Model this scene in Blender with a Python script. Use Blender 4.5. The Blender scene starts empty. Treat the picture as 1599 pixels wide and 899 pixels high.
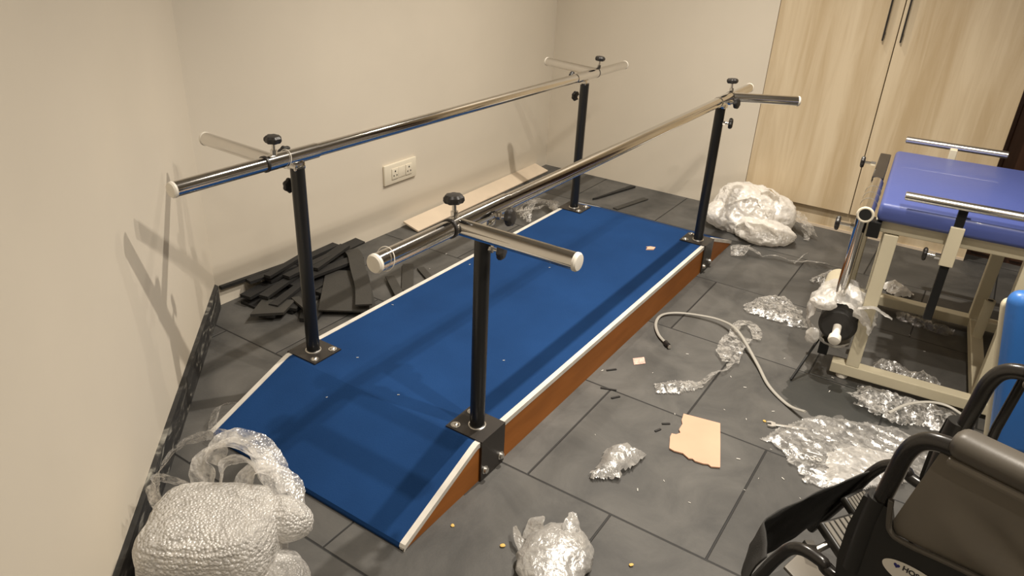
import bpy, bmesh, math, random
from math import sin, cos, pi, radians
from mathutils import Vector, Matrix, noise

C = bpy.context.scene
COL = C.collection
random.seed(7)

# ------------------------------------------------------------------ camera
cam_data = bpy.data.cameras.new('camera')
cam = bpy.data.objects.new('camera', cam_data)
COL.objects.link(cam)
RX = Vector((0.55141124, -0.83296784, 0.0459372))
RY = Vector((-0.35099483, -0.28160247, -0.89303006))
RZ = Vector((0.75680134, 0.47630309, -0.44764617))
M = Matrix((RX, -RY, -RZ)).transposed().to_4x4()
M.translation = Vector((-1.25081, -0.87190, 1.28791))
cam.matrix_world = M
cam_data.sensor_width = 36.0
cam_data.lens = 1140.0 / 1599.0 * 36.0
cam_data.clip_start = 0.02
C.camera = cam

# ------------------------------------------------------------------ light
C.view_settings.view_transform = 'Standard'
C.view_settings.look = 'None'
C.view_settings.gamma = 1.0
C.view_settings.use_curve_mapping = False
C.view_settings.exposure = 0.0
world = bpy.data.worlds.new('world')
C.world = world
world.use_nodes = True
world.node_tree.nodes['Background'].inputs[0].default_value = (1.0, 0.92, 0.8, 1)
world.node_tree.nodes['Background'].inputs[1].default_value = 0.0
CEIL = 2.35
WARM = (1.0, 0.91, 0.79)
def fill_light(x, y, power, size=0.04):  # fill lamp under the ceiling, added for brightness only
    d = bpy.data.lights.new('fill_lamp', 'AREA')
    d.shape = 'DISK'; d.size = size; d.energy = power; d.color = WARM
    o = bpy.data.objects.new('fill_lamp', d)
    o.location = (x, y, CEIL - 0.02)
    COL.objects.link(o)
def spotlight(x, y, power, angle, blend=1.0):
    d = bpy.data.lights.new('ceiling_spotlight', 'SPOT')
    d.energy = power; d.color = WARM; d.spot_size = radians(angle); d.spot_blend = blend; d.shadow_soft_size = 0.02
    o = bpy.data.objects.new('ceiling_spotlight', d)
    o.location = (x, y, CEIL - 0.02)
    COL.objects.link(o)
spotlight(1.04, -0.13, 225, 126)
spotlight(0.15, -1.05, 120, 150)
spotlight(-0.20, -1.12, 92, 150)
fill_light(1.95, 0.35, 12)  # added fill, lifts the far and back walls
fill_light(-1.35, -1.75, 8)  # added fill behind the camera, for wheelchair side and rear walls
C.cycles.use_adaptive_sampling = False
C.cycles.sample_clamp_indirect = 4.0

# ------------------------------------------------------------------ materials
def nodes_of(m):
    m.use_nodes = True
    nt = m.node_tree
    return nt, nt.nodes, nt.links, nt.nodes['Principled BSDF']

def mat(name, col, rough=0.5, metal=0.0, var=0.12, scale=8.0, bump=0.0, bscale=60.0, spec=0.5, coat=0.0, sheen=0.0, stretch=None, rvar=0.0):
    m = bpy.data.materials.new(name)
    nt, N, Lk, b = nodes_of(m)
    tc = N.new('ShaderNodeTexCoord')
    src = tc.outputs['Object']
    if stretch:
        mp = N.new('ShaderNodeMapping'); mp.inputs['Scale'].default_value = stretch
        Lk.new(src, mp.inputs[0]); src = mp.outputs[0]
    nz = N.new('ShaderNodeTexNoise'); nz.inputs['Scale'].default_value = scale; nz.inputs['Detail'].default_value = 5
    Lk.new(src, nz.inputs['Vector'])
    rp = N.new('ShaderNodeValToRGB')
    rp.color_ramp.elements[0].position = 0.3; rp.color_ramp.elements[1].position = 0.7
    rp.color_ramp.elements[0].color = tuple(c * (1 - var) for c in col) + (1,)
    rp.color_ramp.elements[1].color = tuple(min(1, c * (1 + var)) for c in col) + (1,)
    Lk.new(nz.outputs['Fac'], rp.inputs[0])
    Lk.new(rp.outputs[0], b.inputs['Base Color'])
    b.inputs['Roughness'].default_value = rough
    b.inputs['Metallic'].default_value = metal
    b.inputs['Specular IOR Level'].default_value = spec
    b.inputs['Coat Weight'].default_value = coat
    b.inputs['Sheen Weight'].default_value = sheen
    if rvar:
        mr = N.new('ShaderNodeMapRange')
        mr.inputs['To Min'].default_value = max(0.02, rough - rvar); mr.inputs['To Max'].default_value = rough + rvar
        Lk.new(nz.outputs['Fac'], mr.inputs['Value']); Lk.new(mr.outputs[0], b.inputs['Roughness'])
    if bump:
        n2 = N.new('ShaderNodeTexNoise'); n2.inputs['Scale'].default_value = bscale; n2.inputs['Detail'].default_value = 3
        Lk.new(src, n2.inputs['Vector'])
        bp = N.new('ShaderNodeBump'); bp.inputs['Strength'].default_value = bump; bp.inputs['Distance'].default_value = 0.004
        Lk.new(n2.outputs['Fac'], bp.inputs['Height']); Lk.new(bp.outputs[0], b.inputs['Normal'])
    return m

def film_mat(name, alpha=0.5, white=0.8, gloss=0.4, rough=0.18, wscale=30.0, tint=(1.0, 0.97, 0.92), bump=0.7, bubbles=0.0, spread=0.35):
    m = bpy.data.materials.new(name)
    m.use_nodes = True
    nt = m.node_tree; N = nt.nodes; Lk = nt.links
    N.clear()
    out = N.new('ShaderNodeOutputMaterial')
    tc = N.new('ShaderNodeTexCoord')
    nz = N.new('ShaderNodeTexNoise'); nz.inputs['Scale'].default_value = wscale; nz.inputs['Detail'].default_value = 6; nz.inputs['Distortion'].default_value = 1.2
    Lk.new(tc.outputs['Object'], nz.inputs['Vector'])
    bp = N.new('ShaderNodeBump'); bp.inputs['Strength'].default_value = bump; bp.inputs['Distance'].default_value = 0.006
    if bubbles:
        vo = N.new('ShaderNodeTexVoronoi'); vo.inputs['Scale'].default_value = bubbles
        Lk.new(tc.outputs['Object'], vo.inputs['Vector'])
        mx = N.new('ShaderNodeMath'); mx.operation = 'SUBTRACT'
        Lk.new(nz.outputs['Fac'], mx.inputs[0]); Lk.new(vo.outputs['Distance'], mx.inputs[1])
        Lk.new(mx.outputs[0], bp.inputs['Height'])
    else:
        Lk.new(nz.outputs['Fac'], bp.inputs['Height'])
    df = N.new('ShaderNodeBsdfDiffuse'); df.inputs['Color'].default_value = tuple(white * t for t in tint) + (1,)
    tl = N.new('ShaderNodeBsdfTranslucent'); tl.inputs['Color'].default_value = tuple(white * t for t in tint) + (1,)
    gl = N.new('ShaderNodeBsdfGlossy'); gl.inputs['Roughness'].default_value = rough; gl.inputs['Color'].default_value = (1, 1, 1, 1)
    for n in (df, gl): Lk.new(bp.outputs[0], n.inputs['Normal'])
    m1 = N.new('ShaderNodeMixShader'); m1.inputs[0].default_value = 0.35
    Lk.new(df.outputs[0], m1.inputs[1]); Lk.new(tl.outputs[0], m1.inputs[2])
    m2 = N.new('ShaderNodeMixShader'); m2.inputs[0].default_value = gloss
    Lk.new(m1.outputs[0], m2.inputs[1]); Lk.new(gl.outputs[0], m2.inputs[2])
    tr = N.new('ShaderNodeBsdfTransparent')
    mr = N.new('ShaderNodeMapRange')
    mr.inputs['From Min'].default_value = 0.35; mr.inputs['From Max'].default_value = 0.65
    mr.inputs['To Min'].default_value = max(0.03, alpha - spread); mr.inputs['To Max'].default_value = min(1, alpha + spread)
    Lk.new(nz.outputs['Fac'], mr.inputs['Value'])
    m3 = N.new('ShaderNodeMixShader')
    Lk.new(mr.outputs[0], m3.inputs[0]); Lk.new(tr.outputs[0], m3.inputs[1]); Lk.new(m2.outputs[0], m3.inputs[2])
    Lk.new(m3.outputs[0], out.inputs['Surface'])
    return m

def wall_mat():
    m = mat('painted_plaster', (0.66, 0.60, 0.50), 0.6, var=0.03, scale=2.2, bump=0.05, bscale=40, spec=0.3)
    return m

def floor_mat():
    m = bpy.data.materials.new('rubber_floor_tiles')
    nt, N, Lk, b = nodes_of(m)
    tc = N.new('ShaderNodeTexCoord')
    sp = N.new('ShaderNodeSeparateXYZ'); Lk.new(tc.outputs['Object'], sp.inputs[0])
    def math_(op, a, c=None):
        n = N.new('ShaderNodeMath'); n.operation = op
        for i, v in enumerate((a, c)):
            if v is None: continue
            if isinstance(v, (int, float)): n.inputs[i].default_value = v
            else: Lk.new(v, n.inputs[i])
        return n.outputs[0]
    T = 0.4865
    u = math_('DIVIDE', math_('SUBTRACT', sp.outputs['X'], 0.045), T)
    row = math_('FLOOR', u)
    odd = math_('MULTIPLY', math_('FLOORED_MODULO', row, 2.0), 0.5)
    v = math_('ADD', math_('DIVIDE', math_('ADD', sp.outputs['Y'], 0.133), T), odd)
    colm = math_('FLOOR', v)
    fu = math_('FRACT', u); fv = math_('FRACT', v)
    du = math_('MINIMUM', fu, math_('SUBTRACT', 1.0, fu))
    dv = math_('MINIMUM', fv, math_('SUBTRACT', 1.0, fv))
    d = math_('MINIMUM', du, dv)
    seam = N.new('ShaderNodeMapRange'); seam.inputs['From Min'].default_value = 0.003; seam.inputs['From Max'].default_value = 0.0075
    Lk.new(d, seam.inputs['Value'])
    cx = N.new('ShaderNodeCombineXYZ'); Lk.new(row, cx.inputs[0]); Lk.new(colm, cx.inputs[1])
    wn = N.new('ShaderNodeTexWhiteNoise'); wn.noise_dimensions = '2D'; Lk.new(cx.outputs[0], wn.inputs['Vector'])
    # dust and scuffs
    nz = N.new('ShaderNodeTexNoise'); nz.inputs['Scale'].default_value = 5; nz.inputs['Detail'].default_value = 7; nz.inputs['Roughness'].default_value = 0.6
    nz.inputs['Distortion'].default_value = 0.6
    Lk.new(tc.outputs['Object'], nz.inputs['Vector'])
    r1 = N.new('ShaderNodeValToRGB')
    r1.color_ramp.elements[0].position = 0.3; r1.color_ramp.elements[0].color = (0.044, 0.043, 0.041, 1)
    r1.color_ramp.elements[1].position = 0.78; r1.color_ramp.elements[1].color = (0.118, 0.113, 0.104, 1)
    Lk.new(nz.outputs['Fac'], r1.inputs[0])
    tint = N.new('ShaderNodeMapRange'); tint.inputs['To Min'].default_value = 0.82; tint.inputs['To Max'].default_value = 1.15
    Lk.new(wn.outputs['Value'], tint.inputs['Value'])
    mt = N.new('ShaderNodeMix'); mt.data_type = 'RGBA'; mt.blend_type = 'MULTIPLY'; mt.inputs[0].default_value = 1
    Lk.new(r1.outputs[0], mt.inputs[6]); Lk.new(tint.outputs[0], mt.inputs[7])
    # wet patch by the table
    nw = N.new('ShaderNodeTexNoise'); nw.inputs['Scale'].default_value = 9; nw.inputs['Detail'].default_value = 5
    Lk.new(tc.outputs['Object'], nw.inputs['Vector'])
    wx = math_('DIVIDE', math_('SUBTRACT', sp.outputs['X'], 0.915), 0.13)
    wy = math_('DIVIDE', math_('ADD', sp.outputs['Y'], 0.76), 0.17)
    wd = math_('SQRT', math_('ADD', math_('MULTIPLY', wx, wx), math_('MULTIPLY', wy, wy)))
    wd = math_('ADD', wd, math_('MULTIPLY', math_('SUBTRACT', nw.outputs['Fac'], 0.5), 2.2))
    wet = N.new('ShaderNodeMapRange'); wet.inputs['From Min'].default_value = 0.98; wet.inputs['From Max'].default_value = 1.02
    wet.inputs['To Min'].default_value = 1; wet.inputs['To Max'].default_value = 0
    Lk.new(wd, wet.inputs['Value'])
    mw = N.new('ShaderNodeMix'); mw.data_type = 'RGBA'; mw.inputs[7].default_value = (0.022, 0.024, 0.023, 1)
    Lk.new(math_('MULTIPLY', wet.outputs[0], 0.75), mw.inputs[0]); Lk.new(mt.outputs[2], mw.inputs[6])
    ms = N.new('ShaderNodeMix'); ms.data_type = 'RGBA'; ms.inputs[6].default_value = (0.012, 0.012, 0.012, 1)
    Lk.new(seam.outputs[0], ms.inputs[0]); Lk.new(mw.outputs[2], ms.inputs[7])
    Lk.new(ms.outputs[2], b.inputs['Base Color'])
    rr = N.new('ShaderNodeMapRange'); rr.inputs['To Min'].default_value = 0.62; rr.inputs['To Max'].default_value = 0.45
    Lk.new(wet.outputs[0], rr.inputs['Value']); Lk.new(rr.outputs[0], b.inputs['Roughness'])
    fine = N.new('ShaderNodeTexNoise'); fine.inputs['Scale'].default_value = 160; fine.inputs['Detail'].default_value = 2
    Lk.new(tc.outputs['Object'], fine.inputs['Vector'])
    hh = math_('ADD', math_('MULTIPLY', seam.outputs[0], 1.0), math_('MULTIPLY', fine.outputs['Fac'], 0.12))
    bp = N.new('ShaderNodeBump'); bp.inputs['Strength'].default_value = 0.6; bp.inputs['Distance'].default_value = 0.004
    Lk.new(hh, bp.inputs['Height']); Lk.new(bp.outputs[0], b.inputs['Normal'])
    return m

def grain_mat(name, c1, c2, scale=(6, 6, 0.7), rough=0.4, sc=3.0):
    m = bpy.data.materials.new(name)
    nt, N, Lk, b = nodes_of(m)
    tc = N.new('ShaderNodeTexCoord')
    mp = N.new('ShaderNodeMapping'); mp.inputs['Scale'].default_value = scale
    Lk.new(tc.outputs['Object'], mp.inputs[0])
    nz = N.new('ShaderNodeTexNoise'); nz.inputs['Scale'].default_value = sc; nz.inputs['Detail'].default_value = 8; nz.inputs['Distortion'].default_value = 0.9
    nz.inputs['Roughness'].default_value = 0.6
    Lk.new(mp.outputs[0], nz.inputs['Vector'])
    mp2 = N.new('ShaderNodeMapping'); mp2.inputs['Scale'].default_value = (scale[0] * 0.45, scale[1] * 0.45, scale[2] * 0.25)
    Lk.new(tc.outputs['Object'], mp2.inputs[0])
    n2 = N.new('ShaderNodeTexNoise'); n2.inputs['Scale'].default_value = sc; n2.inputs['Detail'].default_value = 2
    Lk.new(mp2.outputs[0], n2.inputs['Vector'])
    ad = N.new('ShaderNodeMath'); ad.operation = 'ADD'
    Lk.new(nz.outputs['Fac'], ad.inputs[0]); Lk.new(n2.outputs['Fac'], ad.inputs[1])
    rp = N.new('ShaderNodeValToRGB')
    rp.color_ramp.elements[0].position = 0.38; rp.color_ramp.elements[0].color = c1 + (1,)
    rp.color_ramp.elements[1].position = 0.62; rp.color_ramp.elements[1].color = c2 + (1,)
    hv = N.new('ShaderNodeMath'); hv.operation = 'MULTIPLY'; hv.inputs[1].default_value = 0.5
    Lk.new(ad.outputs[0], hv.inputs[0]); Lk.new(hv.outputs[0], rp.inputs[0])
    Lk.new(rp.outputs[0], b.inputs['Base Color'])
    b.inputs['Roughness'].default_value = rough
    return m

def skirting_mat():
    m = bpy.data.materials.new('scuffed_black_skirting')
    nt, N, Lk, b = nodes_of(m)
    tc = N.new('ShaderNodeTexCoord')
    mp = N.new('ShaderNodeMapping'); mp.inputs['Scale'].default_value = (5, 5, 16)
    Lk.new(tc.outputs['Object'], mp.inputs[0])
    nz = N.new('ShaderNodeTexNoise'); nz.inputs['Scale'].default_value = 2.2; nz.inputs['Detail'].default_value = 8; nz.inputs['Distortion'].default_value = 1.5
    Lk.new(mp.outputs[0], nz.inputs['Vector'])
    rp = N.new('ShaderNodeValToRGB'); e = rp.color_ramp.elements
    e[0].position = 0.48; e[0].color = (0.022, 0.022, 0.022, 1)
    e[1].position = 0.72; e[1].color = (0.33, 0.32, 0.28, 1)
    k = e.new(0.58); k.color = (0.05, 0.048, 0.045, 1)
    Lk.new(nz.outputs['Fac'], rp.inputs[0]); Lk.new(rp.outputs[0], b.inputs['Base Color'])
    b.inputs['Roughness'].default_value = 0.55
    return m

MW = wall_mat()
MCEIL = mat('ceiling_paint', (0.52, 0.50, 0.45), 0.8, var=0.02)
MFLOOR = floor_mat()
MSKIRT = skirting_mat()
MCHROME = mat('chrome', (0.71, 0.69, 0.66), 0.10, 1.0, var=0.03, rvar=0.03)
MCHROME2 = mat('brushed_chrome', (0.78, 0.76, 0.72), 0.22, 1.0, var=0.03)
MBOLT = mat('zinc_bolt', (0.75, 0.73, 0.69), 0.3, 1.0, var=0.08)
MBLACK = mat('black_gloss_paint', (0.012, 0.012, 0.012), 0.28, var=0.1)
MBPLATE = mat('black_steel_plate', (0.025, 0.021, 0.018), 0.4, var=0.2)
MKNOB = mat('black_knob_plastic', (0.02, 0.018, 0.017), 0.42, var=0.15)
MCAP = mat('white_plastic_cap', (0.78, 0.74, 0.66), 0.45, var=0.04)
MWOOD = mat('brown_laminate_board', (0.33, 0.118, 0.026), 0.6, spec=0.2, var=0.14, scale=3, stretch=(1.5, 8, 8))
MTRIM = mat('aluminium_trim', (0.68, 0.65, 0.59), 0.5, 0.15, var=0.12, scale=20)
MCARPET = mat('blue_carpet', (0.0110, 0.0435, 0.138), 0.95, var=0.12, scale=4, bump=0.12, bscale=260, spec=0.1, sheen=0.0)
MOAK = grain_mat('pale_oak_laminate', (0.50, 0.385, 0.235), (0.66, 0.55, 0.385), (7, 7, 0.55))
MGAP = mat('dark_gap', (0.02, 0.016, 0.012), 0.8)
MBROWN = grain_mat('dark_brown_wood', (0.035, 0.014, 0.007), (0.06, 0.026, 0.013), (8, 8, 0.6), 0.35)
MBOARD = mat('pale_raw_board', (0.62, 0.52, 0.40), 0.7, var=0.06, scale=6)
MRUB = mat('black_rubber', (0.015, 0.0145, 0.014), 0.62, var=0.25, scale=14, bump=0.3, bscale=200)
MRUB2 = mat('grey_rubber_sheet', (0.036, 0.034, 0.030), 0.6, var=0.12, scale=10, bump=0.2, bscale=200)
MVINYL = mat('blue_vinyl', (0.058, 0.082, 0.26), 0.42, var=0.05, scale=4, bump=0.08, bscale=90, coat=0.1)
MVINYL2 = mat('bright_blue_vinyl', (0.035, 0.15, 0.46), 0.34, var=0.06, scale=5, bump=0.08, bscale=90)
MCREAM = mat('cream_powder_coat', (0.60, 0.545, 0.40), 0.4, var=0.05, scale=6)
MSOCK = mat('ivory_plastic', (0.74, 0.68, 0.55), 0.35, var=0.02)
MHOLE = mat('socket_hole', (0.01, 0.01, 0.01), 0.6)
MCARD = mat('cardboard', (0.63, 0.385, 0.265), 0.85, var=0.06, scale=7)
MCABLE = mat('grey_flat_cable', (0.34, 0.325, 0.29), 0.5, var=0.06)
MSTEEL = mat('tool_steel', (0.78, 0.76, 0.72), 0.45, 1.0, var=0.1)
MYEL = mat('yellow_tape', (0.7, 0.45, 0.12), 0.6)
MFLECK = mat('white_fleck', (0.75, 0.73, 0.68), 0.6)
MPAPER = mat('pink_paper', (0.72, 0.45, 0.38), 0.7, var=0.35, scale=120)
MWBLACK = mat('wheelchair_black_plastic', (0.016, 0.015, 0.013), 0.40, var=0.15, scale=10)
MWTUBE = mat('wheelchair_black_tube', (0.018, 0.016, 0.014), 0.25, var=0.1)
MPAD = mat('grey_arm_pad', (0.088, 0.078, 0.064), 0.40, var=0.08, scale=10, bump=0.05, bscale=120)
MWFAB = mat('dark_nylon_fabric', (0.02, 0.019, 0.017), 0.75, var=0.15, bump=0.3, bscale=300)
MWGREY = mat('grey_side_fabric', (0.16, 0.142, 0.115), 0.5, var=0.12, scale=6)
MFOOT = mat('grey_ribbed_plastic', (0.17, 0.155, 0.13), 0.5, var=0.1)
MSTICK = mat('white_sticker', (0.78, 0.75, 0.68), 0.4, var=0.02)
MNAVY = mat('navy_ink', (0.02, 0.02, 0.16), 0.5)
MINK = mat('black_ink', (0.03, 0.03, 0.035), 0.5)
MROLL = mat('dark_foam_roller', (0.03, 0.028, 0.026), 0.6, var=0.15)
MFILM = film_mat('clear_film', 0.40, 0.78, 0.30, 0.22, 60, spread=0.34, bump=0.5)
MFILM2 = film_mat('thin_clear_film', 0.24, 0.7, 0.45, 0.16, 55, spread=0.22, bump=0.5)
MSHEET = film_mat('crinkled_film', 0.46, 0.66, 0.28, 0.24, 45, spread=0.26, bump=0.5)
MSHEET2 = film_mat('folded_film', 0.68, 0.80, 0.28, 0.24, 45, spread=0.22, bump=0.5)
MWRAP = film_mat('crumpled_wrap', 0.92, 0.97, 0.14, 0.30, 38, spread=0.08, bump=0.8)
MBUB = film_mat('bubble_wrap', 0.80, 0.80, 0.13, 0.34, 16, bubbles=165.0, bump=0.8, spread=0.20)
MBUB2 = film_mat('soft_bubble_film', 0.55, 0.84, 0.2, 0.25, 24, bubbles=125.0, bump=0.5, spread=0.35)
MGREYFILM = film_mat('grey_creased_film', 0.85, 0.52, 0.22, 0.25, 60, spread=0.15, bump=0.6)

# ------------------------------------------------------------------ mesh helpers
def V(*a): return Vector(a)

def frame_for(d):
    d = d.normalized()
    up = V(0, 0, 1) if abs(d.z) < 0.95 else V(1, 0, 0)
    x = d.cross(up).normalized(); y = d.cross(x).normalized()
    return x, y

def a_box(bm, c, s, rot=None, bevel=0.0, seg=2):
    r = bmesh.ops.create_cube(bm, size=1.0)
    vs = r['verts']
    mx = Matrix.Translation(V(*c)) @ (rot.to_4x4() if rot else Matrix.Identity(4)) @ Matrix.Diagonal((s[0], s[1], s[2], 1))
    bmesh.ops.transform(bm, matrix=mx, verts=vs)
    if bevel:
        es = list({e for v in vs for e in v.link_edges})
        bmesh.ops.bevel(bm, geom=es, offset=bevel, segments=seg, profile=0.5, affect='EDGES')
    return bm

def a_cyl(bm, p0, p1, r, seg=24, r2=None, cap=True, bev=0.0):
    p0 = V(*p0); p1 = V(*p1); d = (p1 - p0); L = d.length; d.normalize()
    x, y = frame_for(d)
    r2 = r if r2 is None else r2
    prof = [(0, r), (L, r2)]
    if bev: prof = [(0, r - bev), (bev, r), (L - bev, r2), (L, r2 - bev)]
    rings = []
    for h, rr in prof:
        rings.append([bm.verts.new(p0 + d * h + (x * cos(2 * pi * k / seg) + y * sin(2 * pi * k / seg)) * rr) for k in range(seg)])
    for a, b in zip(rings, rings[1:]):
        for k in range(seg):
            bm.faces.new((a[k], a[(k + 1) % seg], b[(k + 1) % seg], b[k]))
    if cap:
        bm.faces.new(list(reversed(rings[0]))); bm.faces.new(rings[-1])
    return bm

def smooth_path(pts, n=8, closed=False):
    P = [V(*p) for p in pts]; out = []
    for i in range(len(P) - 1):
        p0 = P[max(i - 1, 0)]; p1 = P[i]; p2 = P[i + 1]; p3 = P[min(i + 2, len(P) - 1)]
        for k in range(n):
            t = k / n
            out.append(0.5 * ((2 * p1) + (p2 - p0) * t + (2 * p0 - 5 * p1 + 4 * p2 - p3) * t * t + (3 * p1 - p0 - 3 * p2 + p3) * t ** 3))
    out.append(P[-1])
    return out

def a_tube(bm, pts, r, seg=14, flat=1.0, cap=True):
    P = [V(*p) for p in pts]
    x = None; rings = []
    for i, p in enumerate(P):
        d = (P[min(i + 1, len(P) - 1)] - P[max(i - 1, 0)]).normalized()
        if x is None: x, _ = frame_for(d)
        x = (x - d * x.dot(d)).normalized(); y = d.cross(x)
        rr = r[i] if isinstance(r, (list, tuple)) else r
        rings.append([bm.verts.new(p + x * cos(2 * pi * k / seg) * rr + y * sin(2 * pi * k / seg) * rr * flat) for k in range(seg)])
    for a, b in zip(rings, rings[1:]):
        for k in range(seg):
            bm.faces.new((a[k], a[(k + 1) % seg], b[(k + 1) % seg], b[k]))
    if cap:
        bm.faces.new(list(reversed(rings[0]))); bm.faces.new(rings[-1])
    return bm

def a_prism(bm, poly, off, h):
    """poly: 3-D points in a plane, extruded by vector h from offset off"""
    o = V(*off); h = V(*h)
    a = [bm.verts.new(V(*p) + o) for p in poly]; b = [bm.verts.new(V(*p) + o + h) for p in poly]
    bm.faces.new(a); bm.faces.new(list(reversed(b)))
    n = len(a)
    for k in range(n):
        bm.faces.new((a[k], b[k], b[(k + 1) % n], a[(k + 1) % n]))
    bmesh.ops.recalc_face_normals(bm, faces=bm.faces)
    return bm

def a_strip(bm, prof, y0, y1, dz0, dz1):
    """polyline (x, z) swept as a bar y0..y1, z+dz0..z+dz1"""
    rings = []
    for x, z in prof:
        rings.append([bm.verts.new((x, y0, z + dz0)), bm.verts.new((x, y1, z + dz0)), bm.verts.new((x, y1, z + dz1)), bm.verts.new((x, y0, z + dz1))])
    for a, b in zip(rings, rings[1:]):
        for k in range(4):
            bm.faces.new((a[k], a[(k + 1) % 4], b[(k + 1) % 4], b[k]))
    bm.faces.new(rings[0]); bm.faces.new(list(reversed(rings[-1])))
    bmesh.ops.recalc_face_normals(bm, faces=bm.faces)
    return bm

def a_lathe(bm, prof, center, axis, seg=32, lobes=0, amp=0.0):
    """prof: (height, radius) along the axis"""
    c = V(*center); d = V(*axis).normalized(); x, y = frame_for(d)
    rings = []
    for h, r in prof:
        ring = []
        for k in range(seg):
            a = 2 * pi * k / seg
            rr = r * (1 + amp * cos(lobes * a)) if lobes else r
            ring.append(bm.verts.new(c + d * h + (x * cos(a) + y * sin(a)) * rr))
        rings.append(ring)
    for a, b in zip(rings, rings[1:]):
        for k in range(seg):
            bm.faces.new((a[k], a[(k + 1) % seg], b[(k + 1) % seg], b[k]))
    bm.faces.new(list(reversed(rings[0]))); bm.faces.new(rings[-1])
    return bm

def nb(): return bmesh.new()

def obj(name, bm, material, parent=None, smooth=True, angle=35):
    bmesh.ops.recalc_face_normals(bm, faces=bm.faces)
    me = bpy.data.meshes.new(name); bm.to_mesh(me); bm.free()
    me.materials.append(material)
    if smooth:
        me.polygons.foreach_set('use_smooth', [True] * len(me.polygons))
        try: me.set_sharp_from_angle(angle=radians(angle))
        except Exception: pass
    o = bpy.data.objects.new(name, me); COL.objects.link(o)
    if parent: o.parent = parent
    return o

def thing(name, label, cat, loc=(0, 0, 0), rot=(0, 0, 0), group=None):
    o = bpy.data.objects.new(name, None); COL.objects.link(o)
    o.empty_display_size = 0.05
    o.location = loc; o.rotation_euler = rot
    o['label'] = label; o['category'] = cat
    if group: o['group'] = group
    return o

def tag(o, label, cat, group=None):
    o['label'] = label; o['category'] = cat
    if group: o['group'] = group
    return o

def struct(name, bm, m, smooth=False):
    o = obj(name, bm, m, None, smooth); o['kind'] = 'structure'; return o

def recenter(o):
    """put the origin of a single-mesh thing at its base"""
    vs = o.data.vertices
    xs = [v.co.x for v in vs]; ys = [v.co.y for v in vs]; zs = [v.co.z for v in vs]
    c = V((min(xs) + max(xs)) / 2, (min(ys) + max(ys)) / 2, min(zs))
    o.data.transform(Matrix.Translation(-c)); o.location = c
    return o

def knob(parent, center, axis, r=0.022, h=0.016, stem=0.03, name='clamp_knob', flat=False):
    """lobed hand knob; centre = inner face of the knob, axis points outwards, metal stem goes inwards"""
    bm = nb()
    prof = [(0, r * 0.55), (0.001, r * 0.85), (h * 0.35, r), (h * 0.7, r * 0.97), (h * 0.95, r * 0.75), (h, r * 0.45)]
    a_lathe(bm, prof, center, axis, 42, 7, 0.07)
    k = obj(name, bm, MKNOB, parent)
    bm = nb(); d = V(*axis).normalized(); c = V(*center)
    a_cyl(bm, c - d * stem, c + d * 0.002, 0.0045, 12)
    a_cyl(bm, c - d * stem, c - d * (stem * 0.55), 0.0085, 6)
    s = obj('stem', bm, MCHROME, k); s['label'] = 'metal knob stem'
    return k

# ------------------------------------------------------------------ film helpers
def ridged(p, f, seed, octv=4):
    s = 0.0; a = 1.0; t = 0.0
    q = p * f + V(seed * 7.3, seed * 3.1, seed * 1.7)
    for _ in range(octv):
        s += a * (1 - abs(noise.noise(q))); t += a
        a *= 0.55; q = q * 2.1
    q = p * (f * 0.8) + V(seed * 1.3, seed * 2.9, seed * 0.7); w = 0.0; b = 1.0; tb = 0.0
    for _ in range(3):
        d = noise.voronoi(q)[0]
        w += b * (1 - min(1, 1.5 * (d[1] - d[0]))); tb += b
        b *= 0.5; q = q * 2.3
    return 0.5 * s / t + 0.5 * w / tb

def inside(x, y, poly):
    c = False; n = len(poly); j = n - 1
    for i in range(n):
        xi, yi = poly[i]; xj, yj = poly[j]
        if (yi > y) != (yj > y) and x < (xj - xi) * (y - yi) / (yj - yi) + xi: c = not c
        j = i
    return c

def edge_dist(x, y, poly):
    m = 1e9; n = len(poly)
    for i in range(n):
        ax, ay = poly[i]; bx, by = poly[(i + 1) % n]
        dx, dy = bx - ax, by - ay; L = dx * dx + dy * dy or 1e-12
        t = max(0, min(1, ((x - ax) * dx + (y - ay) * dy) / L))
        m = min(m, math.hypot(ax + dx * t - x, ay + dy * t - y))
    return m

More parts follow.
